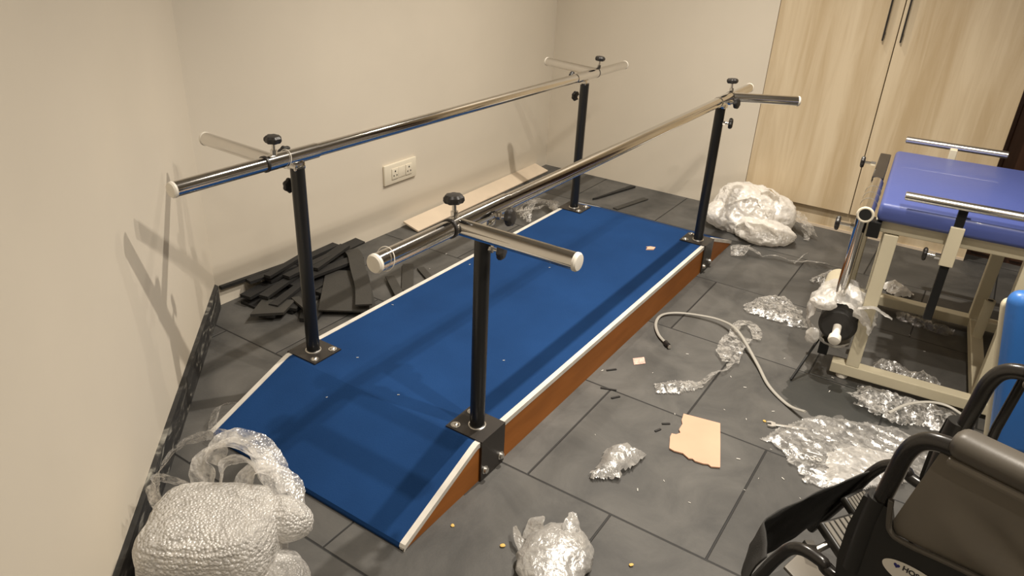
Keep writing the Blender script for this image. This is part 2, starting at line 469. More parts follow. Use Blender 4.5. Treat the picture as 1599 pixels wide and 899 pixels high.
def a_sheet(bm, poly, z0, amp, step=0.006, f=14, seed=1, dome=0.0, dome_w=0.06, curl=0.0, ay=1.0):
    xs = [p[0] for p in poly]; ys = [p[1] for p in poly]
    x0, x1, y0, y1 = min(xs), max(xs), min(ys), max(ys)
    nx = int((x1 - x0) / step) + 2; ny = int((y1 - y0) / step) + 2
    vd = {}
    def vert(i, j):
        k = (i, j)
        if k not in vd:
            x = x0 + i * step; y = y0 + j * step
            e = edge_dist(x, y, poly)
            ins = inside(x, y, poly)
            r = ridged(V(x, y * ay, 0), f, seed)
            h = amp * max(0, (r - 0.35) * 1.8)
            ed = 1 if not ins else min(1, e / dome_w)
            hh = z0 + h * (0.35 + 0.65 * min(1, e / 0.02)) + (dome * (1 - (1 - ed) ** 2) if ins else 0)
            if curl and e < 0.012: hh += curl * (1 - e / 0.012) * max(0, noise.noise(V(x * 25, y * 25, seed)))
            jx = noise.noise(V(x * 30, y * 30, seed + 5)) * step * 0.8
            jy = noise.noise(V(x * 30, y * 30, seed + 9)) * step * 0.8
            vd[k] = bm.verts.new((x + jx, y + jy, hh))
        return vd[k]
    for i in range(nx):
        for j in range(ny):
            cx = x0 + (i + 0.5) * step; cy = y0 + (j + 0.5) * step
            wob = noise.noise(V(cx * 40, cy * 40, seed)) * step * 2.2
            if inside(cx + wob, cy - wob, poly):
                a, b, c, d = vert(i, j), vert(i + 1, j), vert(i + 1, j + 1), vert(i, j + 1)
                if (i + j) % 2: bm.faces.new((a, b, c)); bm.faces.new((a, c, d))
                else: bm.faces.new((a, b, d)); bm.faces.new((b, c, d))
    return bm

def a_blob(bm, c, r, seed=1, amp=0.3, f=10, sub=5, floor=0.002, rib=0.0, sq=1.0, yaw=0.0, ribf=570):
    """crumpled lump of film: an ellipsoid folded by ridged noise, flat where it touches the floor"""
    res = bmesh.ops.create_icosphere(bm, subdivisions=sub, radius=1.0)
    c = V(*c)
    for v in res['verts']:
        n = v.co.normalized()
        if sq != 1.0:
            n = V(*(math.copysign(abs(q) ** sq, q) for q in n))
        p = Matrix.Rotation(yaw, 3, 'Z') @ V(n.x * r[0], n.y * r[1], n.z * r[2])
        k = ridged(p + c, f, seed, 5) - 0.62
        lo = noise.noise((p + c) * (f * 0.35) + V(seed, seed * 2, 0)) * 0.5
        q = p * (1 + amp * (k * 1.6 + lo))
        if rib:
            q += (Matrix.Rotation(yaw, 3, 'Z') @ n) * rib * sin(q.z * ribf + 1.2 * noise.noise(p * 9))
        w = c + q
        if w.z < floor: w.z = floor + 0.002 * noise.noise(p * 30)
        v.co = w
    return bm

def a_ribbon(bm, pts, widths, seed=1, amp=0.006, nu=9, n=14, tilt=0.0, roll=None, fold=0.0):
    """loose strip of film along a path, crumpled, in a shallow gutter shape"""
    P = smooth_path(pts, n)
    m = len(P); rows = []
    for i, p in enumerate(P):
        t = i / (m - 1)
        d = (P[min(i + 1, m - 1)] - P[max(i - 1, 0)]).normalized()
        side = d.cross(V(0, 0, 1)); side = side.normalized() if side.length > 1e-3 else V(1, 0, 0)
        up = side.cross(d).normalized()
        if isinstance(widths, (list, tuple)):
            q = t * (len(widths) - 1); k = min(int(q), len(widths) - 2); w = widths[k] + (widths[k + 1] - widths[k]) * (q - k)
        else: w = widths
        ang = tilt + (roll * t if roll else 0)
        sd = side * cos(ang) + up * sin(ang); nu_ = up * cos(ang) - side * sin(ang)
        row = []
        for j in range(nu):
            s = (j / (nu - 1) - 0.5)
            pos = p + sd * (s * w) + nu_ * (fold * w * (abs(s) * 2) ** 2)
            k = ridged(pos, 20, seed, 3) - 0.55
            pos = pos + nu_ * (amp * 3 * k) + sd * amp * noise.noise(pos * 60 + V(seed, 0, 0))
            pos.z = max(pos.z, 0.0025)
            row.append(bm.verts.new(pos))
        rows.append(row)
    for a, b in zip(rows, rows[1:]):
        for j in range(nu - 1):
            bm.faces.new((a[j], a[j + 1], b[j + 1], b[j]))
    return bm
# ------------------------------------------------------------------ room
X_FAR, Y_BACK = 2.43, 1.25
MDARKW = mat('darkened_wall_paint', (0.58, 0.53, 0.45), 0.6, var=0.06)  # paint of the unseen walls, darkened to hold down bounce light
bm = nb(); a_box(bm, (-0.25, -1.2, -0.05), (5.9, 5.0, 0.1)); struct('floor', bm, MFLOOR)
bm = nb(); a_box(bm, (-0.25, -1.2, CEIL + 0.05), (5.9, 5.0, 0.1)); struct('ceiling', bm, MCEIL)
bm = nb(); a_box(bm, (1.3, Y_BACK + 0.05, CEIL / 2), (2.36, 0.1, CEIL)); struct('wall_back', bm, MW)
bm = nb(); a_box(bm, (X_FAR + 0.05, (Y_BACK + 0.068) / 2 + 0.0, CEIL / 2), (0.1, Y_BACK - 0.068, CEIL)); struct('wall_far', bm, MW)
# the left wall runs at 45 degrees
CX, CY = 0.136, Y_BACK
q = math.sqrt(0.5)
def diag(s, n, z): return (CX - q * s - q * n, CY - q * s + q * n, z)
LD = 3.2
bm = nb(); a_prism(bm, [diag(0, 0, 0), diag(LD, 0, 0), diag(LD, 0.1, 0), diag(-0.02, 0.1, 0)], (0, 0, 0), (0, 0, CEIL)); struct('wall_left', bm, MW)
bm = nb(); a_prism(bm, [diag(0.012, -0.013, 0), diag(LD, -0.013, 0), diag(LD, 0.0, 0), diag(0.0, 0.0, 0)], (0, 0, 0), (0, 0, 0.088)); struct('baseboard_left', bm, MSKIRT)
ex, ey, _ = diag(LD, 0, 0)
bm = nb(); a_box(bm, (ex - 0.05, (ey - 3.0) / 2 - 0.0, CEIL / 2), (0.1, ey + 3.0, CEIL)); struct('wall_rear', bm, MDARKW)
bm = nb(); a_box(bm, ((ex + 2.6) / 2, -3.05, CEIL / 2), (2.6 - ex, 0.1, CEIL)); struct('wall_right', bm, MDARKW)
bm = nb(); a_box(bm, (2.60, (-0.968 - 1.60) / 2, CEIL / 2), (0.08, 1.60 - 0.968, CEIL))
d1 = struct('door_1', bm, MBROWN)
for y0, y1 in ((-0.985, -1.12), (-1.135, -1.58)):
    bm = nb(); a_box(bm, (2.552, (y0 + y1) / 2, 1.1), (0.018, y0 - y1, 2.16), bevel=0.004); obj('door_panel', bm, MBROWN, d1, False)
bm = nb(); a_box(bm, (2.60, (-1.60 - 3.0) / 2, CEIL / 2), (0.08, 1.40, CEIL)); struct('wall_far_right', bm, MW)

# ------------------------------------------------------------------ wardrobe
wd = thing('wardrobe', 'tall pale oak two-door wardrobe built into the wall beside the brown panels', 'wardrobe', (2.7, -0.45, 0))
def L(p): return (p[0] - 2.7, p[1] + 0.45, p[2])
bm = nb(); a_box(bm, L((2.72, -0.45, 1.205)), (0.53, 1.026, 2.21)); obj('carcass', bm, MGAP, wd, False)
bm = nb(); a_box(bm, L((2.70, -0.45, 0.05)), (0.48, 1.03, 0.1)); pl_ = obj('plinth', bm, MOAK, wd, False)
bm = nb(); a_box(bm, L((2.4575, -0.45, 0.006)), (0.005, 1.03, 0.012)); e_ = obj('bottom_edge', bm, MBOARD, pl_, False); e_['label'] = 'pale bottom edge strip'
for y0, y1, hy in ((0.066, -0.4475, -0.398), (-0.4515, -0.966, -0.470)):
    bm = nb(); a_box(bm, L((2.441, (y0 + y1) / 2, 1.21)), (0.022, abs(y1 - y0) , 2.21), bevel=0.0015, seg=1); dr = obj('door', bm, MOAK, wd, False)
    bm = nb(); a_box(bm, L((2.4185, hy, 1.15)), (0.012, 0.007, 0.50), bevel=0.002)
    for zz in (0.93, 1.37): a_box(bm, L((2.427, hy, zz)), (0.012, 0.007, 0.012))
    h = obj('handle', bm, MKNOB, dr, False); h['label'] = 'slim black bar handle'

# ------------------------------------------------------------------ wall socket
ws = thing('wall_socket', 'ivory double three-pin wall socket plate on the back wall', 'socket', (1.123, Y_BACK, 0.272))
bm = nb(); a_box(bm, (0, -0.006, 0), (0.212, 0.012, 0.091), bevel=0.004); obj('plate', bm, MSOCK, ws)
def face(name, x0, x1, zlo=-0.024, zhi=0.024, d=0.004):
    b_ = nb(); a_box(b_, ((x0 + x1) / 2, -0.012 - d / 2, (zlo + zhi) / 2), (x1 - x0, d, zhi - zlo), bevel=0.0015); return obj(name, b_, MSOCK, ws)
for nm, x0, x1 in (('socket_face', -0.062, -0.020), ('socket_face', 0.030, 0.072)):
    s_ = face(nm, x0, x1)
    cx_ = (x0 + x1) / 2
    bm = nb()
    for dx, dz, rr in ((0, 0.011, 0.0042), (-0.0095, -0.008, 0.0034), (0.0095, -0.008, 0.0034)):
        a_cyl(bm, (cx_ + dx, -0.0155, dz), (cx_ + dx, -0.0164, dz), rr, 12)
    hh = obj('pin_holes', bm, MHOLE, s_, False); hh['label'] = 'dark pin holes'
face('blank_module', -0.0185, 0.0285, d=0.003)

# ------------------------------------------------------------------ parallel bars on their carpeted platform
pb = thing('parallel_bars', 'chrome walking parallel bars on a blue carpeted ramp platform', 'parallel bars')
H, RY0, RY1, PX = 0.715, -0.010, 0.608, 1.587
Z = 0.120
PROF = [(-0.342, 0.004), (-0.338, 0.012), (-0.075, Z - 0.004), (-0.062, Z), (1.650, Z), (1.663, Z - 0.004), (1.945, 0.012), (1.949, 0.004)]
bm = nb()
poly = [(-0.34, -0.045, 0)] + [(x, -0.045, z - 0.003) for x, z in PROF[1:-1]] + [(1.947, -0.045, 0)]
a_prism(bm, poly, (0, 0, 0), (0, 0.690, 0)); plat = obj('platform', bm, MWOOD, pb, False); plat['label'] = 'brown wooden ramp platform'
bm = nb(); a_strip(bm, PROF, -0.034, 0.634, -0.002, 0.0035); cp = obj('carpet', bm, MCARPET, pb, True, 12); cp['label'] = 'blue carpet with long cut edges'
for ys, out in ((-0.0475, -1), (0.6475, 1)):
    bm = nb()
    yi = ys + 0.0155 * (-out)
    a_strip(bm, PROF, min(ys - out * 0.0004, yi), max(ys - out * 0.0004, yi), -0.001, 0.0047)
    ye = ys + 0.0025 * (-out)
    a_strip(bm, PROF, min(ys, ye), max(ys, ye), -0.010, 0.0050)
    t_ = obj('edge_trim', bm, MTRIM, pb, False); t_['label'] = 'aluminium edge strip'

def rail(y, xa, xb, ring_n, ring_f):
    bm = nb(); a_cyl(bm, (xa, y, H), (xb, y, H), 0.0182, 36, cap=True)
    r = obj('hand_rail', bm, MCHROME, pb); r['label'] = 'chrome hand rail'
    for x, s in ((xa, -1), (xb, 1)):
        bm = nb(); a_lathe(bm, [(0, 0.0192), (0.005, 0.0192), (0.0085, 0.0165), (0.0095, 0.010)], (x - s * 0.002, y, H), (s, 0, 0), 32)
        c_ = obj('end_cap', bm, MCAP, r); c_['label'] = 'white plastic end cap'
    return r
rl0 = rail(RY0, -0.356, 1.893, 0, 0)
rl1 = rail(RY1, -0.351, 1.985, 0, 0)

def corner(px, py, ry, jx, hx, hend, out, name):
    """one upright with its plate, saddle, sleeve, knobs and side handle. jx: ring of the sleeve, hx: handle root, hend: handle end (x, y), out: -1 near side / +1 wall side"""
    sgn = 1 if jx > px else -1
    up = nb()
    a_cyl(up, (px, py, Z + 0.004), (px, py, H - 0.028), 0.0192, 32)
    u = obj('upright', up, MBLACK, pb); u['label'] = 'black steel upright'
    bm = nb()
    rr = [( -0.006, 0.0), (0.0, 0.0045), (0.006, 0.0)]
    a_tube(bm, [(px + 0.021 * cos(2 * pi * k / 24), py + 0.021 * sin(2 * pi * k / 24), Z + 0.0075) for k in range(25)], 0.0028, 8)
    w = obj('weld_ring', bm, MBOLT, u); w['label'] = 'bare weld bead'
    # folded base plate
    yo = py + out * 0.051; yi = py - out * 0.062
    bm = nb()
    a_box(bm, (px, (yo + yi) / 2, Z + 0.0062), (0.104, abs(yo - yi), 0.0035))
    a_box(bm, (px, yo, Z / 2 + 0.006), (0.104, 0.004, Z + 0.004))
    pl = obj('base_plate', bm, MBPLATE, u, False); pl['label'] = 'black folded steel plate'
    for dx in (-0.035, 0.036):
        bm = nb(); c0 = (px + dx, py - out * 0.043, Z + 0.008)
        a_lathe(bm, [(0, 0.0125), (0.0015, 0.0125), (0.0016, 0.0095), (0.004, 0.0085), (0.0062, 0.0055), (0.0066, 0.002)], c0, (0, 0, 1), 20)
        b_ = obj('bolt', bm, MBOLT, pl); b_['label'] = 'zinc bolt with washer'
        bm = nb(); c0 = (px + dx, yo + out * 0.002, 0.030)
        a_lathe(bm, [(0, 0.0115), (0.0015, 0.0115), (0.0016, 0.0085), (0.007, 0.0082), (0.009, 0.005), (0.0095, 0.002)], c0, (0, out, 0), 20)
        b_ = obj('bolt', bm, MBOLT, pl); b_['label'] = 'zinc bolt with washer'
    # saddle between upright and rail
    bm = nb()
    a_box(bm, (px, (py + ry) / 2, H - 0.024), (0.036, 0.034, 0.02), bevel=0.003)
    xb_, xa_ = (px + 0.075 * -sgn), jx
    a_cyl(bm, (min(xa_, xb_), ry, H), (max(xa_, xb_), ry, H), 0.0205, 36)
    s = obj('sleeve', bm, MCHROME, pb); s['label'] = 'chrome sleeve around the rail'
    bm = nb(); a_cyl(bm, (jx - 0.003, ry, H), (jx + 0.003, ry, H), 0.0212, 32)
    g = obj('ring', bm, MKNOB, s); g['label'] = 'black ring at the sleeve end'
    # side handle
    bm = nb()
    p0 = V(hx, ry + out * 0.012, H); p1 = V(hend[0], hend[1], H)
    a_cyl(bm, p0, p1, 0.0182, 32)
    h_ = obj('side_handle', bm, MCHROME, pb); h_['label'] = 'chrome side handle'
    d = (p1 - p0).normalized()
    bm = nb(); a_lathe(bm, [(0, 0.0192), (0.005, 0.0192), (0.0085, 0.0165), (0.0095, 0.01)], p1 - d * 0.002, d, 32)
    e = obj('end_cap', bm, MCAP, h_); e['label'] = 'white plastic end cap'
    # knobs: on top, beside the rail, beside the upright
    knob(pb, (hx + 0.004 * sgn, ry - out * 0.004, H + 0.050), (0, -0.06 * out, 1), 0.0215, 0.019, 0.032)
    knob(pb, (px - sgn * 0.012, ry + out * 0.044, H - 0.006), (-0.15 * sgn, out, 0.12), 0.0205, 0.017, 0.026)
    knob(pb, (px + 0.008, py + out * 0.038, H - 0.090), (0.25, out, 0.0), 0.0205, 0.017, 0.022)
    return u
corner(0.0, 0.0, RY0, -0.135, -0.112, (-0.112, -0.297), -1, 'a')
corner(0.0, 0.6, RY1, -0.095, -0.062, (-0.049, 0.906), 1, 'b')
corner(PX, 0.0, RY0, 1.640, 1.655, (1.775, -0.240), -1, 'c')
corner(PX, 0.6, RY1, 1.700, 1.712, (1.783, 0.906), 1, 'd')
# soft wire loops left on the rail ends
def tie(parent, x, y, r=0.0195):
    bm = nb(); a_tube(bm, [(x + 0.006 * sin(a), y + r * cos(a), H + r * sin(a)) for a in [2 * pi * k / 30 for k in range(31)]], 0.0009, 6)
    return obj('tie_wire', bm, MCAP, parent)
t_ = tie(rl0, -0.330, RY0, 0.0225); t_['label'] = 'thin white tie'
t_ = tie(rl1, -0.030, RY1, 0.0235); t_['label'] = 'thin white tie'

# ------------------------------------------------------------------ treatment table
tb = thing('exercise_table', 'cream framed therapy table with a blue vinyl top and chrome side rails', 'table', (1.045, -0.683, 0), (0, 0, radians(4.5)))
TW = 0.66
bm = nb(); a_box(bm, (TW / 2 - 0.01, -0.34, 0.584), (TW + 0.03, 0.68, 0.056), bevel=0.014, seg=3); obj('cushion', bm, MVINYL, tb)
bm = nb()
for x in (0.02, TW - 0.02): a_box(bm, (x, -0.33, 0.537), (0.04, 0.66, 0.038), bevel=0.003)
for y in (-0.02, -0.42, -0.64): a_box(bm, (TW / 2, y, 0.537), (TW - 0.08, 0.04, 0.036), bevel=0.003)
obj('top_frame', bm, MCREAM, tb, False)
for x in (0.02, TW + 0.0):
    for y in (-0.052, -0.41):
        bm = nb(); a_box(bm, (x if x < 0.1 else x - 0.02, y, 0.285), (0.04, 0.04, 0.46), bevel=0.003); obj('leg', bm, MCREAM, tb, False)
for x in (0.02, TW - 0.02):
    bm = nb(); a_box(bm, (x, -0.30, 0.037), (0.042, 0.62, 0.038), bevel=0.003); rn = obj('runner', bm, MCREAM, tb, False)
    for y in (-0.03, -0.56):
        bm = nb(); a_lathe(bm, [(0, 0.015), (0.004, 0.018), (0.018, 0.018)], (x, y, 0), (0, 0, 1), 20); f_ = obj('foot', bm, MCAP, rn); f_['label'] = 'white rubber foot'
bm = nb(); a_box(bm, (TW / 2, -0.415, 0.037), (TW - 0.08, 0.04, 0.036), bevel=0.003); obj('crossbar', bm, MCREAM, tb, False)
bm = nb(); a_cyl(bm, (0.47, -0.415, 0.05), (0.47, -0.415, 0.20), 0.0165, 20); pg = obj('weight_peg', bm, MCREAM, tb)
bm = nb(); a_cyl(bm, (0.47, -0.415, 0.1995), (0.47, -0.415, 0.2006), 0.009, 14); hp = obj('peg_bore', bm, MHOLE, pg, False); hp['label'] = 'open end of the peg'
for x, y0, y1, yp, zb in ((-0.03, -0.056, -0.50, -0.207, 0.29), (TW + 0.035, -0.02, -0.342, -0.178, 0.40)):
    bm = nb(); a_cyl(bm, (x, y0, 0.647), (x, y1, 0.647), 0.0125, 24, bev=0.002)
    r = obj('side_rail', bm, MCHROME2, tb); r['label'] = 'chrome side rail'
    so = 0.018 if x < 0 else -0.018
    if x < 0:
        bm = nb(); a_box(bm, (x + 0.012, yp, (0.638 + zb) / 2), (0.018, 0.024, 0.638 - zb), bevel=0.002); p_ = obj('rail_post', bm, MBLACK, r, False); p_['label'] = 'black square post'
        bm = nb(); a_box(bm, (x + 0.012, yp, 0.525), (0.030, 0.036, 0.118), bevel=0.002); sv = obj('post_sleeve', bm, MCREAM, tb, False)
        knob(tb, (x + 0.012, yp + 0.052, 0.487), (0, 1, 0), 0.019, 0.013, 0.036, name='lock_knob')
        knob(tb, (TW - 0.02, -0.145, 0.46), (0, 1, 0), 0.018, 0.013, 0.03, name='lock_knob')
        bm = nb(); a_box(bm, (TW - 0.02, -0.19, 0.475), (0.03, 0.034, 0.10), bevel=0.002); obj('post_sleeve', bm, MCREAM, tb, False)
        bm = nb(); a_box(bm, (TW - 0.02, -0.19, 0.40), (0.02, 0.022, 0.07), bevel=0.002); obj('post_end', bm, MBLACK, tb, False)
    else:
        bm = nb(); a_box(bm, (x - 0.012, yp, 0.59), (0.018, 0.024, 0.10), bevel=0.002); p_ = obj('rail_post', bm, MCREAM, r, False); p_['label'] = 'short cream post'
# knee end: pivot tube, brackets, lever arms, knobs
bm = nb(); a_cyl(bm, (-0.045, 0.030, 0.575), (0.30, 0.030, 0.575), 0.0225, 32); pv = obj('pivot_tube', bm, MCHROME, tb)
bm = nb(); a_cyl(bm, (-0.046, 0.030, 0.575), (-0.0475, 0.030, 0.575), 0.0178, 28); po = obj('tube_bore', bm, MHOLE, pv, False); po['label'] = 'dark open tube end'
for xx in (0.05, 0.12, 0.19):
    bm = nb(); a_cyl(bm, (xx, 0.030, 0.575), (xx + 0.006, 0.030, 0.575), 0.0235, 28); obj('ring', bm, MBOLT, pv)
bm = nb(); a_tube(bm, [(-0.046, 0.030 + 0.0205 * cos(2 * pi * k / 30), 0.575 + 0.0205 * sin(2 * pi * k / 30)) for k in range(31)], 0.004, 8); o_ = obj('end_rim', bm, MSOCK, pv); o_['label'] = 'tube end rim, chrome reflection painted pale'  # ivory colour stands in for the bright reflection on the chrome rim
bm = nb(); a_box(bm, (0.50, 0.030, 0.575), (0.34, 0.036, 0.032), bevel=0.003); br = obj('pivot_bracket', bm, MBPLATE, tb, False); br['label'] = 'dark steel bracket'
bm = nb(); a_box(bm, (0.0, -0.002, 0.528), (0.05, 0.034, 0.05), bevel=0.003); obj('end_block', bm, MBLACK, tb, False)
bm = nb(); a_cyl(bm, (-0.010, 0.036, 0.560), (0.035, 0.040, 0.215), 0.0165, 28); lv = obj('lever_arm', bm, MCHROME, tb); lv['label'] = 'chrome lever arm'
bm = nb(); a_box(bm, (0.10, 0.034, 0.38), (0.034, 0.022, 0.37), bevel=0.003); lv2 = obj('lever_arm', bm, MBLACK, tb, False); lv2['label'] = 'black lever arm'
bm = nb(); a_box(bm, (0.19, 0.018, 0.37), (0.036, 0.016, 0.34), bevel=0.003); lv3 = obj('lever_arm', bm, MCREAM, tb, False)
bm = nb(); a_cyl(bm, (0.22, 0.062, 0.185), (0.38, 0.062, 0.185), 0.044, 28, bev=0.008); r2_ = obj('padded_roller', bm, MCREAM, tb); r2_['label'] = 'beige padded roller'
bm = nb(); a_cyl(bm, (-0.012, 0.022, 0.190), (0.14, 0.022, 0.190), 0.058, 36, bev=0.012); rol = obj('padded_roller', bm, MROLL, tb); rol['label'] = 'dark foam roller'
bm = nb(); a_cyl(bm, (-0.010, 0.021, 0.187), (-0.058, 0.019, 0.172), 0.0125, 24)
a_lathe(bm, [(0, 0.014), (0.002, 0.0185), (0.016, 0.0195), (0.022, 0.017), (0.0245, 0.010)], (-0.054, 0.019, 0.173), (-1, 0, -0.3), 28)
bl = obj('roller_knob', bm, MCAP, rol); bl['label'] = 'white knob on the roller end'
bm = nb(); rows = []
front = smooth_path([(-0.014, 0.070, 0.125), (-0.020, 0.096, 0.180), (-0.026, 0.090, 0.235), (-0.030, 0.062, 0.262), (-0.028, 0.020, 0.266), (-0.034, -0.020, 0.250), (-0.042, -0.048, 0.222), (-0.040, -0.062, 0.195)], 8)
for i, pf in enumerate(front):
    ang = math.atan2(pf.z - 0.19, pf.y - 0.022); pbk = V(0.115, 0.022 + 0.098 * cos(ang), 0.19 + 0.104 * sin(ang)); row = []
    for j in range(22):
        t = j / 21; p = pf.lerp(pbk, t); n = V(0, cos(ang), sin(ang))
        k = ridged(V(p.x * 0.6, p.y, p.z), 26, 91, 3) - 0.55
        row.append(bm.verts.new(p + n * (0.036 * k + 0.006 * sin(pi * t)) + V(0.006 * noise.noise(p * 40), 0, 0)))
    rows.append(row)
for a, b in zip(rows, rows[1:]):
    for j in range(21): bm.faces.new((a[j], a[j + 1], b[j + 1], b[j]))
a_blob(bm, (-0.026, 0.078, 0.262), (0.020, 0.034, 0.018), 95, 0.45, 20, 5)
a_ribbon(bm, [(-0.010, -0.030, 0.268), (-0.020, -0.060, 0.286), (-0.022, -0.088, 0.276), (-0.020, -0.118, 0.262)], [0.05, 0.055, 0.045, 0.025], 96, 0.006, nu=12, tilt=0.4, fold=-0.2)
a_ribbon(bm, [(-0.040, -0.010, 0.262), (-0.046, -0.035, 0.258), (-0.050, -0.058, 0.232)], [0.05, 0.06, 0.03], 97, 0.005, nu=12, tilt=1.0)
a_blob(bm, (-0.016, 0.086, 0.138), (0.010, 0.020, 0.026), 98, 0.5, 20, 4)
a_ribbon(bm, [(0.0, 0.070, 0.13), (0.0, 0.045, 0.110), (0.0, 0.005, 0.108), (0.005, -0.03, 0.13)], [0.04, 0.06, 0.05, 0.03], 99, 0.005, nu=10, tilt=0.6)
w_ = obj('packing_film', bm, film_mat('creased_packing_film', 0.80, 0.80, 0.18, 0.28, 40, spread=0.2, bump=0.5), rol, True, 60); w_['label'] = 'torn clear packing film'
knob(tb, (0.0, 0.092, 0.520), (0, 1, 0), 0.0215, 0.014, 0.055, name='lock_knob')
knob(tb, (0.46, 0.085, 0.600), (0, 1, 0), 0.0195, 0.014, 0.035, name='lock_knob')
bm = nb(); a_cyl(bm, (0.03, 0.065, 0.11), (-0.10, 0.11, 0.004), 0.0045, 10); ft = obj('foot_rod', bm, MBLACK, tb); ft['label'] = 'thin black rod'
bm = nb(); a_box(bm, (0.04, 0.045, 0.085), (0.04, 0.03, 0.05), bevel=0.003); obj('end_block', bm, MBLACK, tb, False)

# ------------------------------------------------------------------ upright blue cushion by the wheelchair
bc = thing('padded_backrest', 'bright blue vinyl backrest in a cream shell, upright behind the wheelchair', 'backrest', (0.69, -1.288, 0), (radians(-11), 0, 0))
bm = nb(); a_box(bm, (-0.002, -0.062, 0.395), (0.06, 0.42, 0.43), bevel=0.029, seg=6); obj('cushion', bm, MVINYL2, bc)
bm = nb(); a_box(bm, (0.030, -0.064, 0.362), (0.040, 0.446, 0.43), bevel=0.019, seg=5); sh = obj('shell', bm, MCREAM, bc); sh['label'] = 'cream back shell'
for y in (-0.20, 0.06):
    bm = nb(); a_tube(bm, smooth_path([(0.035, y, 0.25), (0.035, y - 0.005, 0.1), (0.035, y, 0.006 + 0.194 * y)], 6), 0.012, 14); obj('leg', bm, MCREAM, bc)

# ------------------------------------------------------------------ wheelchair
wc = thing('wheelchair', 'black wheelchair with grey armrest pad and white oval sticker on its side', 'wheelchair', (-0.185, -0.94, 0), (0, 0, radians(-15.66)))
W = 0.32
def arm(x, y0, z0):
    pts = smooth_path([(x, y0 + 0.006, z0), (x, y0, z0 + 0.06), (x, y0 - 0.006, z0 + 0.115), (x, y0 - 0.022, z0 + 0.147), (x, y0 - 0.055, z0 + 0.160), (x, y0 - 0.12, z0 + 0.160), (x, y0 - 0.50, z0 + 0.160)], 8)
    bm = nb(); a_tube(bm, pts, 0.0138, 20); a = obj('arm_tube', bm, MWTUBE, wc)
    return a
a0 = arm(0.0, 0.034, 0.485)
a1 = arm(W, 0.027, 0.485)
for x in (0.0, W):
    bm = nb(); a_tube(bm, [(x + 0.010, -0.024, 0.640), (x + 0.010, -0.014, 0.52), (x + 0.010, -0.012, 0.30)], 0.0085, 16); obj('arm_post', bm, MWTUBE, wc)
    bm = nb(); a_tube(bm, smooth_path([(x, 0.042, 0.505), (x, 0.045, 0.45), (x, 0.045, 0.35)], 4), [0.0175] * 5 + [0.018] * 4, 20); s_ = obj('arm_socket', bm, MWBLACK, wc)
    xx = x
    bm = nb(); a_box(bm, (xx, -0.266, 0.658), (0.052, 0.49, 0.042), bevel=0.019, seg=4)
    pd = obj('armrest_pad', bm, MPAD, wc); pd['label'] = 'grey rounded armrest pad'
    bm = nb(); a_box(bm, (xx, -0.270, 0.634), (0.048, 0.485, 0.014), bevel=0.005); obj('pad_base', bm, MWGREY, pd)
# near side guard: black lower frame, grey upper panel with a soft fold, shiny bead between them
def sidepanel(x, dirx):
    bm = nb()
    poly = [(x, 0.062, 0.50), (x, 0.020, 0.502), (x, 0.008, 0.470), (x, 0.0, 0.457), (x, -0.136, 0.476), (x, -0.52, 0.51), (x, -0.52, 0.20), (x, 0.045, 0.20), (x, 0.070, 0.36), (x, 0.070, 0.43)]
    a_prism(bm, poly, (0, 0, 0), (0.012 * dirx, 0, 0))
    es = [e for e in bm.edges if e.calc_length() < 0.013]
    return obj('side_guard', bm, MWBLACK, wc, False)
sg = sidepanel(-0.012, 1)
sg2 = sidepanel(W, 1)
for side, x in ((sg, -0.006),):
    bm = nb(); NY, NZ = 40, 22; g = []
    for i in range(NY + 1):
        y = 0.014 - i / NY * 0.53; col = []
        for j in range(NZ + 1):
            t = j / NZ
            zlo = 0.460 + max(0, -y) * 0.10; zhi = 0.632
            ylim = y
            z = zlo + (zhi - zlo) * t
            yy = y if i else 0.016 - 0.030 * t
            yy = min(yy, 0.016 - 0.030 * t)
            s = (z - 0.545) + 0.55 * (-yy - 0.02)
            bump = 0.010 * math.exp(-(s / 0.022) ** 2) - 0.012 * math.exp(-((s - 0.045) / 0.022) ** 2)
            edge = max(0, min(1, t * 4, (1 - t) * 4, (-yy - 0.03) * 12))
            col.append(bm.verts.new((x - bump * max(0, edge), yy, z)))
        g.append(col)
    for i in range(NY):
        for j in range(NZ):
            bm.faces.new((g[i][j], g[i + 1][j], g[i + 1][j + 1], g[i][j + 1]))
    p_ = obj('guard_panel', bm, MWGREY, side, True, 80); p_['label'] = 'grey panel of the side guard'
    bm = nb(); a_tube(bm, smooth_path([(x - 0.008, 0.022, 0.520), (x - 0.008, 0.016, 0.486), (x - 0.008, 0.008, 0.466), (x - 0.008, -0.02, 0.461), (x - 0.008, -0.136, 0.477), (x - 0.008, -0.51, 0.511)], 6), 0.0045, 10)
    b_ = obj('rim_bead', bm, MPAD, side); b_['label'] = 'shiny grey bead'
